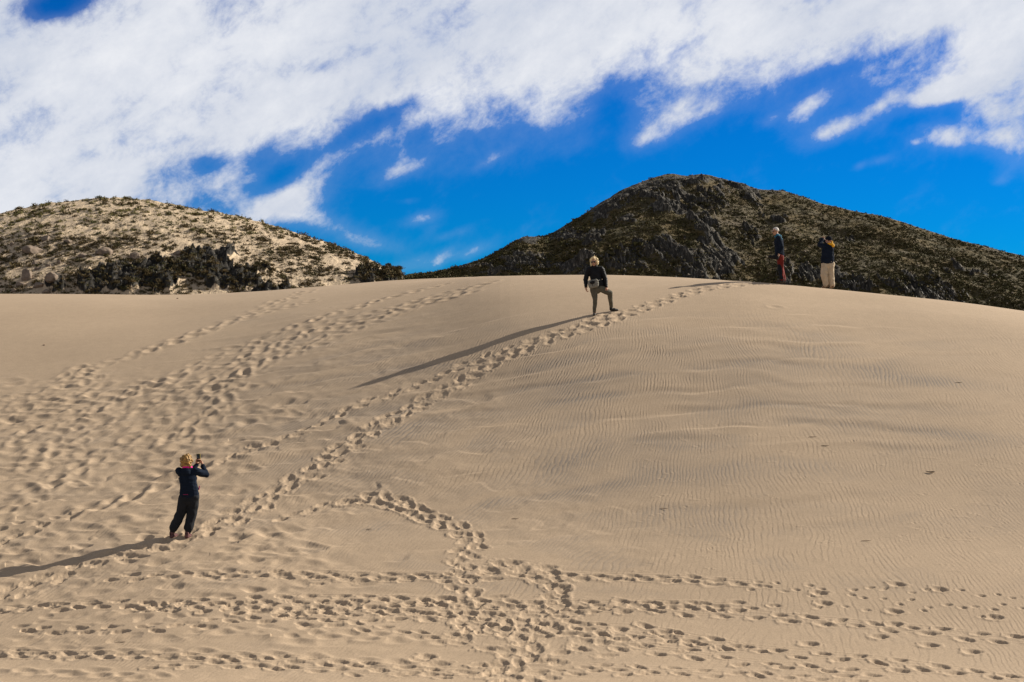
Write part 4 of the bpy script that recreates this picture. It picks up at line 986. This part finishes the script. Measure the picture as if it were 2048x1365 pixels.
# ---- 3: white-haired man on the crest, side on, camera in hand
def person_red():
    g = on_dune(1563, 574); d = 43.9; x0 = (1565 - 1024) / F * d; gz = (EYE - 566.8) / F * d
    root = empty('person'); tag(root, 'white haired man in navy jacket and red black trousers standing side on at the crest', 'person', 'people on the dune')
    k = 8.03 * F / d
    o = lambda cx, cy, y=0: Vector(((cx - 525) / k, y, (1100 - cy) / k))
    H_, L, rot = headp(o(412, 268), (-1, -.45, -.22), (-.15, 0, 1), 1.0)
    neck = o(440, 330); sh1, sh2 = o(452, 385, -.14), o(470, 385, .16); hips = o(485, 660); chest = o(468, 440)
    e1, w1 = o(492, 530, -.20), o(448, 640, -.20); e2, w2 = o(520, 540, .18), o(520, 650, .12)
    hl, hr = o(482, 670, -.07), o(492, 670, .09); kl, kr = o(488, 860, -.08), o(510, 860, .09); al, ar = o(508, 1040, -.08), o(556, 1040, .09)
    solid('body', H_ + [cap(neck, .055, o(425, 300), .052), cap(hips, .12, chest, .13, (.8, 1.1)), cap(chest, .13, neck, .06, (.8, 1.1)), cap(sh1, .052, e1, .042), cap(e1, .042, w1, .03), cap(sh2, .052, e2, .042), cap(e2, .042, w2, .03),
          cap(hl, .085, kl, .058), cap(kl, .055, al, .04), cap(hr, .085, kr, .058), cap(kr, .055, ar, .04)] + hand(w1, (-.3, 0, -1), (-1, 0, .1), 1.0, 1.0, 1) + hand(w2, (0, 0, -1), (-1, 0, 0), .6, 1.0, 1), m_skin, root, .006, 2)
    solid('jacket', [cap(o(480, 655), .150, o(474, 540), .148, (.95, 1.12)), cap(o(474, 540), .148, o(464, 430), .150, (.95, 1.15)), cap(o(464, 430), .14, o(450, 372), .09, (.9, 1.2)), cap(sh1, .076, e1, .066), cap(e1, .066, w1 + Vector((.01, 0, .04)), .045),
          cap(sh2, .076, e2, .066), cap(e2, .066, w2 + Vector((0, 0, .04)), .045), cap(o(452, 385, -.10), .085, o(460, 385, .12), .085), cap(o(494, 712, .03), .130, o(484, 640), .14, (.85, 1.05))], m_navy, root, .009, 3, .009, 9, 7, (1.2, 1.2, 2))
    solid('collar', [ell(o(450, 335), (.085, .10, .055), (0, 35, 0)), ell(o(420, 355), (.055, .07, .04), (0, 20, 0)), ell(o(480, 350, .0), (.06, .09, .06), (0, 30, 0)), cap(o(480, 372, -.1), .035, o(500, 400, -.13), .03)], m_teal, root, .007, 3, .006, 18)
    solid('trousers', [cap(hips + Vector((0, 0, .02)), .135, hips - Vector((0, 0, .05)), .135, (.85, 1.05)), cap(hl, .112, kl, .085), cap(kl, .083, al, .070), cap(hr, .112, kr, .088), cap(kr, .085, ar, .072)], m_red, root, .008, 3, .010, 12, 8)
    solid('knee_panel', [cap(kl + Vector((-.035, -.025, .06)), .075, al + Vector((-.02, -.02, .03)), .064)], m_char, root, .008, 3, .006, 14)
    solid('knee_panel', [cap(kr + Vector((-.05, -.01, .03)), .07, ar + Vector((-.06, -.01, .08)), .055)], m_char, root, .008, 3, .006, 14)
    shoe(root, o(520, 1098, -.09), o(430, 1100, -.11), m_boot, 1.05, 'boot', .07); shoe(root, o(570, 1100, .09), o(490, 1100, .06), m_boot, 1.05, 'boot', .07)
    solid('hair', [ell(L(0, -.03, .045), (.083, .090, .082))] + curls(L, lambda x, y, z: (y < .0 and z > -.3) or z > .55, 70, .013, 12, rr=.86), m_white, root, .006, 2, .004, 40)
    solid('sunglasses', [ell(L(.034, .096, .012), (.028, .010, .019), rot), ell(L(-.034, .096, .012), (.028, .010, .019), rot), cap(L(-.012, .1, .016), .004, L(.012, .1, .016), .004), cap(L(.062, .085, .016), .004, L(.083, -.01, .012), .004),
          cap(L(-.062, .085, .016), .004, L(-.083, -.01, .012), .004)], m_glass, root, .004, 1)
    solid('lips', [cap(L(-.018, .094, -.056), .005, L(.018, .094, -.056), .005)], m_lip, root, .003, 1)
    finish(root, (x0, d, gz), 1.0)
    c = empty('camera_body'); c.name = 'hand_camera'; tag(c, 'black camera hanging from the hand of the white haired man', 'camera')
    solid('camera_housing', [cap((-.045, 0, -.02), .033, (.05, 0, -.02), .033, (1, 1)), cap((-.045, 0, .015), .033, (.05, 0, .015), .033), cap((-.01, 0, .04), .022, (.015, 0, .04), .022)], m_plast, c, .005, 2)
    solid('lens', [cap((-.05, -.01, -.005), .034, (-.13, -.04, -.015), .038)], m_plast, c, .005, 1)
    c.location = Vector((x0, d, gz)) + o(392, 690, -.20); c.rotation_euler = (0, R(10), 0); c.scale = (1.35, 1.35, 1.35)
person_red()

# ---- 4: person in beige trousers on the crest, back to the camera, camera raised to the eye
def person_beige():
    d = 44.1; x0 = (1656 - 1024) / F * d; gz = (EYE - 577.5) / F * d
    root = empty('person'); tag(root, 'person in dark jacket with yellow hood lining and beige trousers, arms raised to the face', 'person', 'people on the dune')
    k = 8.03 * F / d
    o = lambda cx, cy, y=0: Vector(((cx - 1240) / k, y, (1180 - cy) / k))
    H_, L, rot = headp(o(1252, 405, .02), (-.75, .75, .05), (0, 0, 1), 1.0)
    neck = o(1250, 470); sl, sr = o(1170, 500), o(1300, 505, .04); e1, w1 = o(1125, 470, .18), o(1178, 392, .30); e2, w2 = o(1300, 480, .30), o(1225, 400, .36)
    hips = o(1235, 760); chest = o(1235, 570); hl, hr = o(1195, 790), o(1285, 790, .0); kl, kr = o(1175, 960, -.03), o(1285, 960, .0); al, ar = o(1205, 1110, .0), o(1305, 1120, .0)
    solid('body', H_ + [cap(neck, .055, o(1252, 440), .052), cap(hips, .12, chest, .13, (1.1, .85)), cap(chest, .13, neck, .06, (1.1, .8)), cap(sl, .052, e1, .042), cap(e1, .042, w1, .03), cap(sr, .052, e2, .042), cap(e2, .042, w2, .03),
          cap(hl, .085, kl, .058), cap(kl, .055, al, .04), cap(hr, .085, kr, .058), cap(kr, .055, ar, .04)] + hand(w1, (.35, .15, 1), (.8, -.2, 0), .9, 1.0, 1) + hand(w2, (-.3, .2, 1), (-.8, -.2, 0), .9, 1.0, -1), m_skin, root, .006, 2)
    solid('jacket', [cap(o(1232, 725), .185, o(1235, 620), .18, (1.12, .85)), cap(o(1235, 620), .18, o(1238, 540), .165, (1.1, .85)), cap(o(1238, 540), .15, o(1245, 495), .10, (1.2, .8)), cap(o(1185, 505), .088, o(1300, 510), .09),
          cap(sl, .085, e1, .078), cap(e1, .076, w1 + Vector((.01, 0, .03)), .055), cap(sr, .085, e2, .075), cap(e2, .07, w2, .05), cap(o(1232, 735), .186, o(1232, 722), .186, (1.12, .85))], m_navy, root, .009, 3, .012, 9, 9, (1.2, 1.2, 1.6))
    solid('hood', [ell(o(1288, 472, -.08), (.085, .06, .045), (0, 12, 0)), ell(o(1310, 495, -.10), (.045, .05, .05)), ell(o(1255, 462, -.06), (.06, .06, .03)), ell(o(1300, 440, -.05), (.03, .045, .05))], m_yel, root, .007, 2, .008, 22)
    solid('beanie', [ell(L(0, -.015, .045), (.092, .108, .088)), cap(L(-.05, .05, .05), .03, L(.05, .05, .05), .03), cap(L(-.06, -.07, .02), .035, L(.06, -.07, .02), .035)], m_cap, root, .006, 3, .004, 40)
    solid('trousers', [cap(hips, .165, hips - Vector((0, 0, .05)), .165, (1.12, .85)), cap(hl, .125, kl, .112), cap(kl, .112, al, .090), cap(hr, .118, kr, .098), cap(kr, .10, ar, .088)], m_bei, root, .008, 3, .016, 10, 10, (1.3, 1.3, 1))
    shoe(root, o(1225, 1165, -.02), o(1175, 1168, .14), m_tan, 1.1); shoe(root, o(1312, 1172, -.03), o(1300, 1172, .15), m_tan, 1.1)
    finish(root, (x0, d, gz), 1.0)
    c = empty('photo_camera'); tag(c, 'dark camera held at the eye by the person in beige trousers', 'camera')
    solid('camera_housing', [cap((-.045, 0, -.02), .033, (.05, 0, -.02), .033), cap((-.045, 0, .015), .033, (.05, 0, .015), .033), cap((-.01, 0, .04), .022, (.015, 0, .04), .022)], m_plast, c, .005, 2)
    solid('lens', [cap((0, .03, -.005), .034, (0, .12, -.005), .04)], m_plast, c, .005, 1)
    solid('eyepiece_trim', [cap((-.02, -.036, .01), .010, (.03, -.036, .01), .010)], m_collar, c, .004, 1)
    c.location = Vector((x0, d, gz)) + o(1200, 368, .40); c.rotation_euler = (0, 0, R(40))
person_beige()
